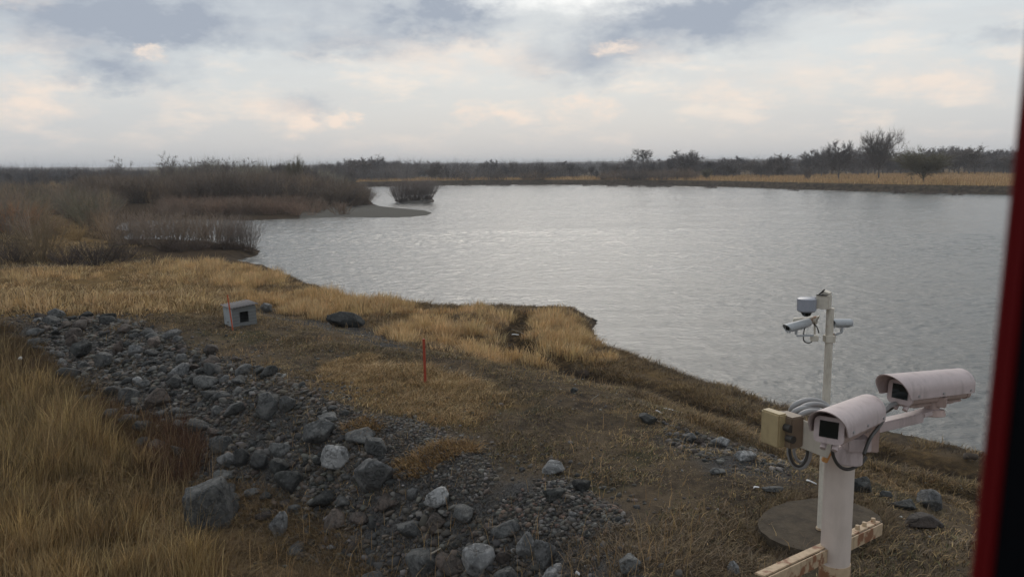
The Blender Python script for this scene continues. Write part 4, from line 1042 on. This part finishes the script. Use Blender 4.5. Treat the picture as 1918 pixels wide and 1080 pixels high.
def tube(name, pts, r, mat, parent=None, n=10):
    """smooth cable through points"""
    P = [Vector(p) for p in pts]; out = []
    for i in range(len(P)-1):
        p0 = P[max(i-1, 0)]; p1 = P[i]; p2 = P[i+1]; p3 = P[min(i+2, len(P)-1)]
        for k in range(8):
            t = k/8; out.append(.5*((2*p1)+(-p0+p2)*t+(2*p0-5*p1+4*p2-p3)*t*t+(-p0+3*p1-3*p2+p3)*t**3))
    out.append(P[-1]); bm = bmesh.new(); rings = []
    for i, p in enumerate(out):
        d = (out[min(i+1, len(out)-1)]-out[max(i-1, 0)]).normalized(); q = d.to_track_quat('Z', 'Y')
        rings.append([bm.verts.new(p+q@Vector((math.cos(6.2832*k/n)*r, math.sin(6.2832*k/n)*r, 0))) for k in range(n)])
    # keep rings aligned
    for i in range(len(rings)-1):
        A, B = rings[i], rings[i+1]; s = min(range(n), key=lambda s: (B[s].co-A[0].co).length)
        B = B[s:]+B[:s]; rings[i+1] = B
        for k in range(n): bm.faces.new((A[k], A[(k+1) % n], B[(k+1) % n], B[k]))
    bm.faces.new(rings[0][::-1]); bm.faces.new(rings[-1])
    return bm_obj(name, bm, mat, parent, True, 60)
def loft(bm, prof_list):
    """prof_list: list of closed loops (lists of Vector) -> skin with end caps"""
    R_ = [[bm.verts.new(p) for p in pr] for pr in prof_list]; n = len(R_[0])
    for i in range(len(R_)-1):
        for k in range(n): bm.faces.new((R_[i][k], R_[i][(k+1) % n], R_[i+1][(k+1) % n], R_[i+1][k]))
    bm.faces.new(R_[0][::-1]); bm.faces.new(R_[-1])
def housing(name, front, back, rad_, label, mats, group=None, L=None, overhang=.06, joint=None):
    """security camera: sunshield, body, face with window. local +X points to the front"""
    f, b_ = Vector(front), Vector(back); ax = (f-b_).normalized(); L = (f-b_).length
    side = Vector((0, 0, 1)).cross(ax).normalized(); up = ax.cross(side)
    e = empty(name); e.matrix_world = Matrix(((ax.x, side.x, up.x, b_.x), (ax.y, side.y, up.y, b_.y), (ax.z, side.z, up.z, b_.z), (0, 0, 0, 1)))
    r = rad_; bm = bmesh.new()
    def arch(rr, drop):
        pts = [(rr, -drop)]+[(rr*math.cos(a), rr*.95*math.sin(a)) for a in np.linspace(0, math.pi, 17)]+[(-rr, -drop)]
        return pts
    # sunshield: outer arch then inner arch, closed loop
    o_ = arch(r, r*.42); i_ = arch(r*.93, r*.42)[::-1]
    loop = o_+i_
    xs = [(-.02*L, 1.0, 0), (0, 1.0, 0), (L*.97, 1.0, 0), (L*1.0, 1.0, 0)]
    def ring(x, cut):   # front and rear edges are cut slanting: the top reaches farther
        return [Vector((x+cut*(1 if x > L/2 else 0)*(p[1]/r), p[0], p[1])) for p in loop]
    loft(bm, [ring(0, 0), ring(L*.5, 0), ring(L, .045*L/.4)])
    bm_obj('sunshield', bm, mats[0], e, True, 40)
    bm = bmesh.new(); rb = r*.86
    def rrect(x, s=1.0):
        pts = []
        for (cx, cy, a0) in ((.55, .42, 0), (-.55, .42, 90), (-.55, -.50, 180), (.55, -.50, 270)):
            for k in range(5):
                a = rad(a0+k*22.5); pts.append(Vector((x, (cx*rb+.33*rb*math.cos(a))*s, (cy*rb+.33*rb*math.sin(a))*s-r*.16)))
        return pts
    xf = L*(1-overhang)
    loft(bm, [rrect(-.035*L, .86), rrect(-.02*L, .98), rrect(xf-.02*L), rrect(xf, .97)])
    bm_obj('body', bm, mats[1], e, True, 30)
    bm = bmesh.new(); loft(bm, [rrect(xf, 1.02), rrect(xf+.012, 1.02)]); bm_obj('face_plate', bm, mats[2], e, bev=.003)
    bm = bmesh.new(); box(bm, (xf+.0115, 0, -.14*r), (.006, rb*1.12, rb*1.0)); bm_obj('window', bm, M_GLASS, e)
    bm = bmesh.new(); box(bm, (L*.42, 0, -r*1.02), (L*.78, r*.75, r*.16)); box(bm, (L*.42, 0, -r*1.14), (L*.60, r*.5, r*.12)); bm_obj('mounting_rail', bm, mats[3], e, bev=.003)
    bm = bmesh.new()
    for s in (-.3, .3): cyl(bm, (xf-.02, s*r, -r*.85), (xf-.0, s*r, -r*1.22), r*.16, n=10)
    bm_obj('cable_gland', bm, mats[2], e, True)
    for x_ in (.07*L, .5*L, .86*L):
        for s in (-1, 1): bm = bmesh.new(); cyl(bm, (x_, s*(r-.002), -r*.22), (x_, s*(r+.004), -r*.22), .0055, n=10); bm_obj('screw', bm, M_CABLE, e)
    bm = bmesh.new(); loft(bm, [rrect(L*.03, 1.03), rrect(L*.045, 1.03)]); bm_obj('rear_seam', bm, mats[3], e)
    tag(e, label, 'security camera', group); return e

# near camera post ----------------------------------------------------
NP = PD(1578, 1000, 3.45)                    # axis of the post
top = PD(1566, 838, 3.45); axy = (NP[0]-.0, NP[1])
ax_, ay_ = PD(1571, 900, 3.42)[0], PD(1571, 900, 3.42)[1]
ztop = PD(1568, 838, 3.42)[2]; zg = hz(ax_, ay_)
post = empty('camera_post', (ax_, ay_, zg)); tag(post, 'thick pale painted steel post in the foreground carrying two large cameras', 'post')
RP = 56/2*3.42/FP*.97
bm = bmesh.new(); cyl(bm, (0, 0, -.3), (0, 0, ztop-zg), RP, n=40); bm_obj('post_tube', bm, M_POST, post, True, 40)
# rusty seam where the lower sleeve starts
zs = PD(1571, 1062, 3.42)[2]-zg
bm = bmesh.new(); cyl(bm, (0, 0, -.3), (0, 0, zs), RP+.003, n=40); bm_obj('rusty_sleeve', bm, M_CREAMR, post, True, 40)
bm = bmesh.new(); cyl(bm, (0, 0, ztop-zg), (0, 0, ztop-zg+.012), RP*.98, n=40); bm_obj('cap', bm, M_POST, post, True, 40)
# flat bar holding the yellow box
bm = bmesh.new()
A = Vector(PD(1488, 806, 3.32)); B = Vector(PD(1560, 835, 3.30)); d = (B-A); q = d.to_track_quat('X', 'Z')
box(bm, (A+B)/2-Vector((ax_, ay_, zg)), (d.length, .012, .105), q.to_matrix()); bm_obj('cross_bar', bm, M_CREAM, post, bev=.002)
bm = bmesh.new(); box(bm, Vector(PD(1551, 848, 3.315))-Vector((ax_, ay_, zg)), (.022, .02, .075), q.to_matrix()); bm_obj('rusty_tab', bm, paint_mat('rust_tab', (.62, .30, .10), .4, (.25, .08, .03), .6, .4, 20), post, bev=.002)
# horizontal brace of angle iron, running from near left to far right
bm = bmesh.new(); A = Vector(PD(1425, 1098, 2.95)); B = Vector(PD(1648, 990, 3.85)); off = Vector((.02, .085, 0)); d = B-A; q = d.to_track_quat('X', 'Z')
e = empty('brace_beam', A); tag(e, 'rust streaked cream angle iron brace crossing the foreground post', 'brace')
bm = bmesh.new(); box(bm, d/2+off, (d.length, .038, .007), q.to_matrix()); box(bm, d/2+off+q@Vector((0, -.0275, -.0285)), (d.length, .007, .055), q.to_matrix()); bm_obj('angle_iron', bm, M_CREAMR, e, bev=.0015)
bm = bmesh.new()
for f_ in (.80, .87, .965): cyl(bm, A*0+d*f_+off+Vector((0, 0, .004)), d*f_+off+Vector((0, 0, .022)), .011, .009, 12)
bm_obj('bolt', bm, M_CREAMR, e, True)
# camera A (front)
mats = (M_WHITE, M_PINK, M_WHITE, M_PINK)
cA = housing('security_camera', PD(1550, 800, 2.95), PD(1626, 768, 3.36), .067, 'nearest large pale security camera, facing the viewer with a dark square window', mats)
def wpart(name, bm, mat, e, **k):
    """part given in world space under a rotated thing"""
    o = bm_obj(name, bm, mat, None, **k); o.parent = e; o.matrix_parent_inverse = e.matrix_world.inverted(); return o
bpy.context.view_layer.update()
bm = bmesh.new(); p0 = Vector((ax_, ay_, ztop+.012)); mA = Vector(PD(1600, 815, 3.22)); mA = Vector(PD(1594, 838, 3.28))
cyl(bm, Vector(PD(1588, 868, 3.27)), Vector(PD(1590, 838, 3.27)), .052, .050, 20); box(bm, Vector(PD(1602, 828, 3.25)), (.09, .09, .05)); wpart('swivel_base', bm, M_WHITE, cA, bev=.004)
def wtube(name, pts, r, mat, e):
    o = tube(name, pts, r, mat); o.parent = e; o.matrix_parent_inverse = e.matrix_world.inverted(); return o
wtube('power_cable', [PD(1562, 825, 3.18), PD(1560, 850, 3.2), PD(1572, 872, 3.22), PD(1590, 878, 3.24), PD(1612, 868, 3.3), PD(1622, 855, 3.32)], .0065, M_CABLED, cA)
wtube('signal_cable', [PD(1618, 850, 3.16), PD(1630, 820, 3.2), PD(1645, 800, 3.3), PD(1655, 785, 3.45)], .007, M_CABLED, cA)
# junction box behind camera A
bm = bmesh.new(); box(bm, Vector(PD(1617, 812, 3.45)), (.115, .09, .12), Matrix.Rotation(rad(-20), 3, 'Z')); jb = bm_obj('junction_box', bm, M_PINK, None, bev=.004)
tag(jb, 'pinkish steel box between the near camera and the post', 'junction box')
# camera B (right)
cB = housing('security_camera', PD(1672, 730, 3.48), PD(1797, 717, 3.82), .070, 'large pale security camera on the right arm of the near post, facing left', mats, overhang=.13)
bpy.context.view_layer.update()
bm = bmesh.new(); A = Vector(PD(1632, 800, 3.52)); B = Vector(PD(1722, 779, 3.62)); C_ = Vector(PD(1752, 773, 3.66)); d = B-A; q = d.to_track_quat('X', 'Z')
box(bm, (A+B)/2, (d.length, .05, .042), q.to_matrix()); box(bm, (B+C_)/2+Vector((0, 0, .012)), ((C_-B).length*1.1, .06, .02), q.to_matrix()); wpart('arm', bm, M_WHITE, cB, bev=.004)
bm = bmesh.new(); cyl(bm, PD(1745, 778, 3.66), PD(1745, 766, 3.66), .055, .052, 20); cyl(bm, PD(1745, 766, 3.66), PD(1746, 748, 3.66), .030, .034, 20); box(bm, Vector(PD(1749, 748, 3.66)), (.10, .07, .045), Matrix.Rotation(rad(-30), 3, 'Z')); wpart('swivel', bm, M_PINK, cB, bev=.003)
wtube('power_cable', [PD(1682, 742, 3.56), PD(1677, 755, 3.56), PD(1668, 765, 3.55), PD(1655, 772, 3.52), PD(1640, 780, 3.5)], .008, M_CABLED, cB)
wtube('signal_cable', [PD(1692, 744, 3.56), PD(1684, 752, 3.55), PD(1670, 758, 3.52), PD(1655, 768, 3.48)], .010, M_CABLE, cB)
# yellow box
e = empty('infrared_lamp_box'); q = Matrix.Rotation(rad(28), 3, 'Z'); cpos = Vector(PD(1468, 802, 3.33)); e.location = cpos; e.scale = (.9, .9, .92)
tag(e, 'yellow and brown box with two round knobs, left of the nearest camera', 'box')
bm = bmesh.new(); box(bm, (-.040, .012, 0), (.05, .11, .145), q); bm_obj('yellow_housing', bm, M_YEL, e, bev=.006)
bm = bmesh.new(); box(bm, (.022, -.003, -.004), (.072, .10, .135), q); bm_obj('brown_housing', bm, M_BRN, e, bev=.005)
for k, (px, py) in enumerate(((1482, 803), (1487, 825))):
    bm = bmesh.new(); c0 = Vector(PD(px, py, 3.27))-cpos; dn = (q@Vector((.0, -1, 0))); cyl(bm, c0+dn*.004, c0-dn*.03, .0165, n=16); bm_obj('knob', bm, M_CABLED, e, True)
bm = bmesh.new()
for px, py in ((1462, 772), (1470, 778), (1478, 784)): cyl(bm, Vector(PD(px, py+2, 3.38))-cpos, Vector(PD(px, py-5, 3.38))-cpos, .02, .016, 14)
bm_obj('cable_gland', bm, M_BRN, e, True)
# cable coils
e = empty('cable_coil', PD(1520, 760, 3.5)); o0 = Vector(PD(1520, 760, 3.5)); tag(e, 'grey cable coiled over the cross bar behind the near camera', 'cable')
for k, (dx, dy, rr) in enumerate(((0, 0, 1), (8, 5, .9), (-6, 9, .8), (4, 14, .75))):
    pts = [Vector(PD(1518+dx+38*rr*math.cos(a), 775+dy-26*rr*math.sin(a), 3.5-.03*k+.04*math.sin(a*2)))-o0 for a in np.linspace(-.3, 3.6, 9)]
    tube('cable_turn', pts, .0115, M_CABLE, e)
e = empty('cable_loop', PD(1495, 850, 3.4)); o0 = Vector(PD(1495, 850, 3.4)); tag(e, 'loose grey and dark cable loop hanging under the cross bar', 'cable')
for k, (rx, ry, mt, rr) in enumerate(((17, 34, M_CABLED, .006), (21, 38, M_CABLE, .008), (13, 26, M_CABLE, .006))):
    pts = [Vector(PD(1496+k*2+rx*math.cos(a), 840+ry*math.sin(a)*.95, 3.38+.02*k))-o0 for a in np.linspace(-.25, 3.4, 9)]
    tube('cable_turn', pts, rr, mt, e)

# far camera pole -----------------------------------------------------
slab_c = ground(1530, 985)
pz = 2.5
fb = atz(1537, 990, pz); fx, fy = fb[0], fb[1]; dF = (fb-CP)@Fv
def FPt(px, py, dd=0.0):
    """point in the vertical plane of the far pole, dd metres behind it"""
    d = D(px, py); return CP+d*((fy+dd)/d[1])
pole = empty('camera_pole', (fx, fy, pz)); tag(pole, 'slim rust streaked cream pole standing on the concrete cover, with small cameras', 'pole')
zt = FPt(1542, 577)[2]; RPo = 8.0*dF/FP*.86
bm = bmesh.new(); cyl(bm, (0, 0, 0), (0, 0, zt-pz), RPo, n=24); o = bm_obj('pole_tube', bm, M_CREAM, pole, True, 40)
bm = bmesh.new(); cyl(bm, (0, 0, .0), (0, 0, .03), RPo*1.25, n=24); bm_obj('base_collar', bm, M_CREAMR, pole, True, 40)
bm = bmesh.new(); cc = FPt(1543, 634); box(bm, (0, 0, cc[2]-pz), (RPo*2.5, RPo*2.5, .10)); bm_obj('clamp', bm, M_CREAM, pole, bev=.004)
bm = bmesh.new(); box(bm, Vector(FPt(1525, 633, .03))-Vector((fx, fy, pz)), (.10, .09, .085)); bm_obj('side_bracket', bm, M_CREAM, pole, bev=.004)
bm = bmesh.new(); a0 = Vector(FPt(1556, 631, .06))-Vector((fx, fy, pz)); cyl(bm, a0+Vector((-.03, .06, 0)), a0+Vector((.02, -.03, 0)), .062, n=20); cyl(bm, a0+Vector((.02, -.03, 0)), a0+Vector((.024, -.038, 0)), .03, n=16); bm_obj('round_box', bm, M_CREAMR, pole, True, 40)
# box on top
bx = FPt(1543, 564); e = empty('control_box', (bx[0], bx[1], zt)); tag(e, 'cream box on top of the far pole with its dark lid ajar', 'box')
rz = Matrix.Rotation(rad(-32), 3, 'Z')
bm = bmesh.new(); box(bm, (0, 0, .10), (.185, .185, .20), rz); bm_obj('box_body', bm, M_CREAM, e, bev=.004)
bm = bmesh.new(); box(bm, (.045, .03, .225), (.11, .17, .045), rz@Matrix.Rotation(rad(18), 3, 'Y')); bm_obj('box_cap', bm, M_CREAM, e, bev=.004)
bm = bmesh.new(); box(bm, (-.055, -.03, .24), (.13, .02, .022), Matrix.Rotation(rad(-42), 3, 'Y')); box(bm, (-.045, -.05, .207), (.15, .1, .012), rz); bm_obj('dark_lid', bm, M_BLACK, e)
# dome camera
dc = FPt(1511, 570, -.02); rD = 17*dF/FP
e = empty('dome_camera', dc); tag(e, 'round grey dome camera hanging left of the top box', 'security camera')
bm = bmesh.new(); cyl(bm, (0, 0, -.085), (0, 0, .085), rD, n=40); cyl(bm, (0, 0, -.105), (0, 0, -.0852), rD*.82, rD*.98, 40); cyl(bm, (0, 0, .0852), (0, 0, .10), rD*.97, rD*.8, 40); bm_obj('housing', bm, M_DOME, e, True, 35)
bm = bmesh.new(); bmesh.ops.create_uvsphere(bm, u_segments=28, v_segments=16, radius=rD*.56, matrix=Matrix.Translation((0, 0, -.106)))
bmesh.ops.delete(bm, geom=[v for v in bm.verts if v.co.z > -.103], context='VERTS'); bm_obj('dome', bm, M_GLASS, e, True)
bm = bmesh.new(); box(bm, (.12, .06, .03), (.17, .11, .12)); box(bm, (.16, .06, .09), (.16, .09, .03)); bm_obj('wall_arm', bm, M_DOME, e, bev=.006)
gm = (M_GREYCAM, M_GREYCAM, M_GREYCAM, M_GREYCAM)
def wcam(front, back, r, label, m_):
    e = housing('security_camera', front, back, r, label, m_); bpy.context.view_layer.update(); return e
c1 = wcam(FPt(1474, 614, -.22), FPt(1514, 603, .08), .064, 'small grey camera on the far pole aimed down to the left', gm)
bm = bmesh.new(); cyl(bm, FPt(1492, 612, -.06), FPt(1491, 626, -.06), .022, n=12); box(bm, Vector(FPt(1508, 628, -.03)), (.26, .035, .028), Matrix.Rotation(rad(8), 3, 'Z')); wpart('arm', bm, M_GREYCAM, c1, bev=.003)
wtube('cable', [FPt(1511, 606, 0), FPt(1507, 615, 0), FPt(1505, 628, -.02), FPt(1506, 638, -.02), FPt(1514, 642, 0), FPt(1522, 638, 0), FPt(1524, 629, .02)], .009, M_CABLED, c1)
c2 = wcam(FPt(1531, 598, .10), FPt(1488, 601, .30), .055, 'small cream camera behind the far pole with its hood open to the right', (M_CREAM, M_CREAM, M_CREAM, M_CREAM))
bm = bmesh.new(); cyl(bm, FPt(1526, 604, .16), FPt(1526, 626, .12), .016, n=12); wpart('arm', bm, M_CREAM, c2)
wtube('cable', [FPt(1522, 604, .14), FPt(1530, 612, .12), FPt(1534, 624, .1)], .009, M_CABLED, c2)
c3 = wcam(FPt(1560, 604, .0), FPt(1593, 604, .14), .060, 'small grey camera on the right of the far pole, facing left', gm)
bm = bmesh.new(); cyl(bm, FPt(1577, 611, .08), FPt(1576, 622, .08), .024, n=12); A = Vector(FPt(1576, 622, .08)); B = Vector(FPt(1562, 627, .06)); cyl(bm, A, B, .018, n=12); wpart('arm', bm, M_GREYCAM, c3)
wtube('cable', [FPt(1562, 608, .03), FPt(1557, 616, .03), FPt(1554, 626, .05)], .010, M_CABLED, c3)
# concrete cover under the pole
m, t, b = pm('old_concrete', (.10, .092, .07), .9, .15); p = oco(t)
c = mixc(t, ramp(t, noise(t, p, 3, 6, .65), .35, .65), (.080, .062, .043), (.046, .036, .026)); c = mixc(t, ramp(t, noise(t, p, 18, 5, .6), .55, .7, 0, .4), c, (.10, .088, .068)); t.links.new(c, b.inputs['Base Color']); bump(t, b, noise(t, p, 9, 6, .7), .8, .03); M_CONC = m
pts = [(1414, 984), (1432, 955), (1475, 938), (1540, 930), (1600, 940), (1648, 962), (1655, 985), (1630, 1012), (1570, 1034), (1500, 1030), (1446, 1012)]
W_ = [atz(px, py, pz-.01) for px, py in pts]; cx, cy = np.mean([q[0] for q in W_]), np.mean([q[1] for q in W_])
W_ = smooth_poly(np.array(W_)[:, :2], 2)+0; W_ = [q+np.array([math.sin(k*2.7), math.cos(k*1.9)])*.008 for k, q in enumerate(W_)]
bm = bmesh.new(); lo = [Vector((q[0]-cx, q[1]-cy, -.13)) for q in W_]; hi_ = [Vector((q[0]-cx, q[1]-cy, 0)) for q in W_]; loft(bm, [lo, hi_])
o = bm_obj('concrete_cover', bm, M_CONC, None, bev=.015); o.location = (cx, cy, pz-.01); tag(o, 'round worn concrete cover slab lying raised on the bank under the far pole', 'slab')
bm = bmesh.new(); lo = [Vector(((q[0]-cx)*.8, (q[1]-cy)*.8, -.45)) for q in W_]; hi_ = [Vector(((q[0]-cx)*.8, (q[1]-cy)*.8, -.1305)) for q in W_]; loft(bm, [lo, hi_]); x_ = bm_obj('footing', bm, M_CONC, o)

# kennel and stakes ----------------------------------------------------
m, t, b = pm('weathered_boards', (.16, .165, .165), .85, .15); p = oco(t)
wv = N(t, 'ShaderNodeTexWave', wave_type='BANDS', bands_direction='Z'); t.links.new(p, wv.inputs[0]); wv.inputs['Scale'].default_value = 2.6; wv.inputs['Distortion'].default_value = .3
c = mixc(t, ramp(t, wv.outputs['Fac'], .0, .08), (.10, .10, .10), mixc(t, noise(t, p, 14, 5, .6), (.12, .125, .125), (.20, .205, .20))); t.links.new(c, b.inputs['Base Color']); bump(t, b, wv.outputs['Fac'], .4, .01); M_BOARD = m
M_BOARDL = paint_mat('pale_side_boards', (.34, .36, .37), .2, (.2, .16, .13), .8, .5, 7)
m, t, b = pm('fibre_cement_roof', (.22, .20, .19), .9, .1); t.links.new(mixc(t, noise(t, oco(t), 9, 5, .6), (.17, .155, .15), (.27, .25, .24)), b.inputs['Base Color']); M_ROOF = m
g = ground(437, 613); dk = (g-CP)@Fv; S = dk/FP
kn = empty('dog_kennel', (g[0], g[1], g[2]-.02), rad(38)); tag(kn, 'grey board dog kennel with a dark square doorway and corrugated roof', 'kennel')
Wk, Dk, Hk = 45*S, 42*S, 36*S
kn.rotation_euler.y = rad(-2.5)
bm = bmesh.new()   # front wall with doorway
dx0, dx1, dz0, dz1 = 14*S, 31*S, 8*S, 28*S
for (x0, x1, z0, z1) in ((0, dx0, 0, Hk), (dx1, Wk, 0, Hk*1.06), (dx0+.001, dx1-.001, 0, dz0), (dx0+.001, dx1-.001, dz1, Hk*1.02)):
    box(bm, ((x0+x1)/2, .012, (z0+z1)/2), (x1-x0, .024, z1-z0))
bm_obj('front_wall', bm, M_BOARD, kn)
bm = bmesh.new(); box(bm, (-.013, Dk/2, Hk*.49), (.024, Dk, Hk*.98)); bm_obj('side_wall', bm, M_BOARDL, kn)
bm = bmesh.new(); box(bm, (Wk+.013, Dk/2, Hk*.5), (.024, Dk, Hk)); bm_obj('side_wall', bm, M_BOARD, kn)
bm = bmesh.new(); box(bm, (Wk/2, Dk-.012, Hk*.5), (Wk, .024, Hk)); bm_obj('back_wall', bm, M_BOARD, kn)
bm = bmesh.new(); box(bm, (Wk/2, Dk/2, .03), (Wk-.01, Dk-.06, .03)); bm_obj('floor_board', bm, M_BOARD, kn)
nx, V = 72, []
for j, yy in enumerate((-.09, Dk+.07)):
    for zz in (0, .018):
        for i in range(nx):
            xx = -.09+(Wk+.18)*i/(nx-1); V.append((xx, yy, Hk+.028+.035*xx/Wk+.02*math.sin(i/(nx-1)*2*math.pi*9)+zz+j*.03))
Q = []
for i in range(nx-1):
    a_, b1, c1_, d1 = i, nx+i, 2*nx+i, 3*nx+i
    Q += [(b1, b1+1, d1+1, d1), (a_, c1_, c1_+1, a_+1), (a_, a_+1, b1+1, b1), (c1_, d1, d1+1, c1_+1)]
meshnp('roof', V, Q, None, M_ROOF, True, parent=kn)
bm = bmesh.new(); box(bm, (-.10, .25, .16), (.16, .3, .02)); o = bm_obj('plank', bm, M_ROCKR, None); o.location = (g[0]-.12, g[1]+.15, g[2]); tag(o, 'short pale plank sticking out at the left side of the kennel', 'plank')
def stake(px, base, tx, ty, mat, label, wd=.055):
    g = ground(px, base); d = (g-CP)@Fv; t0 = CP+D(tx, ty)*(g[1]/D(tx, ty)[1]); v = Vector(t0-g)
    bm = bmesh.new(); q = v.to_track_quat('Z', 'Y').to_matrix(); w2 = wd
    box(bm, v/2-v*.04, (w2, w2*.45, v.length*1.08), q); box(bm, v/2-v*.04+q@Vector((w2*.3, w2*.4, 0)), (w2*.4, w2*.35, v.length*1.079), q)
    for vv in bm.verts: vv.co += Vector((math.sin(vv.co.z*9)*.003, 0, 0))
    o = bm_obj('marker_stake', bm, mat, None, bev=.003); o.location = g; tag(o, label, 'stake'); return o
stake(436, 618, 426, 552, M_ORANGE, 'leaning orange stake in front of the kennel')
stake(796, 719, 793, 634, M_RED, 'upright red stake in the turf at the centre of the bank', .085)
# small litter and driftwood -------------------------------------------
M_LIT = paint_mat('white_litter', (.62, .62, .62), -1, (.3, .3, .3), .6, .2, 9)
M_WOOD = paint_mat('bleached_wood', (.30, .26, .21), 0, (.12, .09, .07), .8, .5, 9)
M_DWOOD = paint_mat('dark_wood', (.08, .06, .045), 0, (.05, .035, .03), .8, .5, 9)
def strip(name, p0, p1, wpx, mat, label, cat, th=.5, lift=.03):
    a_, b_ = Vector(ground(*p0)), Vector(ground(*p1)); d = (Vector(a_)-Vector(CP)).length; w2 = wpx*d/FP; v = b_-a_
    k = 6; pts = []; bm = bmesh.new(); loops = []
    for i in range(k+1):
        f = i/k; c = v*f+Vector((0, math.sin(f*5)*w2*.6, lift+w2*th*.3)); s = w2*(.5 if 0 < i < k else .25)
        loops.append([c+Vector((0, s*math.cos(q_), s*th*math.sin(q_))) for q_ in np.linspace(0, 2*math.pi, 9)[:-1]])
    loft(bm, loops); o = bm_obj(name, bm, mat, None, True, 50); o.location = a_; tag(o, label, cat); return o
strip('plank', (1242, 766), (1288, 777), 4.5, M_LIT, 'long white plank lying on the bank slope above the track', 'plank', .3)
strip('litter_scrap', (1228, 772), (1240, 776), 6, M_LIT, 'white scrap left of the long white plank', 'litter')
strip('litter_scrap', (958, 628), (972, 628), 3.5, M_LIT, 'white scrap lying where the muddy track bends', 'litter')
strip('driftwood', (958, 618), (984, 627), 2.6, M_WOOD, 'pale curved driftwood above the white scrap at the track bend', 'driftwood')
strip('driftwood', (1220, 783), (1236, 793), 4, M_WOOD, 'pale bent stick beside the dark slab', 'driftwood')
strip('driftwood', (1106, 752), (1122, 740), 2.2, M_WOOD, 'thin forked pale stick on the turf above the stones', 'driftwood')
strip('driftwood', (762, 1078), (826, 1038), 5, M_WOOD, 'long weathered stick among the stones at the bottom', 'driftwood', 1, .12)
strip('driftwood', (957, 1000), (972, 1026), 8, M_ROCKR, 'brown broken stick above the two pale boulders', 'driftwood', 1, .05)
strip('driftwood', (728, 958), (748, 945), 6, M_ROCKR, 'short tan stick below the pointed pale boulder', 'driftwood', 1, .05)
strip('driftwood', (1804, 866), (1828, 862), 9, M_DWOOD, 'dark snag of driftwood at the waterline near the right edge', 'driftwood', 1.2, .08)
strip('litter_scrap', (1411, 917), (1421, 914), 5, M_LIT, 'small white scrap on the turf left of the post', 'litter')
strip('litter_scrap', (1510, 903), (1528, 908), 6, M_LIT, 'pale blue white scrap beside the cable loop', 'litter')
strip('litter_scrap', (604, 544), (616, 545), 4, M_LIT, 'white scrap on the water edge beyond the reeds', 'litter')
strip('litter_scrap', (36, 690), (44, 688), 6, M_LIT, 'white scrap in the tall grass at the left edge', 'litter', 1, .3)
strip('litter_scrap', (1078, 1078), (1086, 1078), 6, M_LIT, 'white pebble like scrap at the bottom edge right of the heap', 'litter', 1)

# train doorway edge ---------------------------------------------------
dj = .17
def jx(px, py): return PD(px, py, dj)
q0 = PD(1893, 540, dj)
e = empty('train_door_frame', (q0[0], q0[1], HC-1.0)); e.rotation_euler.y = .030; e.location.x -= .030; tag(e, 'out of focus red and black door frame of the train at the right edge', 'door frame')
bm = bmesh.new(); box(bm, (.0030, .0018, .95), (.0060, .003, 2.1)); bm_obj('red_edge_trim', bm, pm('red_train_paint', (.13, .004, .005), .6, .2)[0], e, bev=.001)
bm = bmesh.new(); box(bm, (.0632, -.0010, .95), (.12, .001, 2.1)); box(bm, (.09, .012, .95), (.10, .018, 2.1)); bm_obj('dark_door_panel', bm, pm('dark_door', (.003, .0035, .005), .7, .05)[0], e)

# haze -----------------------------------------------------------------
bm = bmesh.new(); box(bm, (0, 3000, 29), (19000, 13000, 66)); m = bpy.data.materials.new('haze'); m.use_nodes = True; m.node_tree.nodes.clear()
vo = N(m.node_tree, 'ShaderNodeVolumePrincipled'); vo.inputs['Color'].default_value = (.90, .94, 1, 1); vo.inputs['Density'].default_value = .00020
oo = N(m.node_tree, 'ShaderNodeOutputMaterial'); m.node_tree.links.new(vo.outputs[0], oo.inputs['Volume'])
o = bm_obj('haze', bm, m); tag(o, 'thin haze over the river', 'haze', kind='stuff')
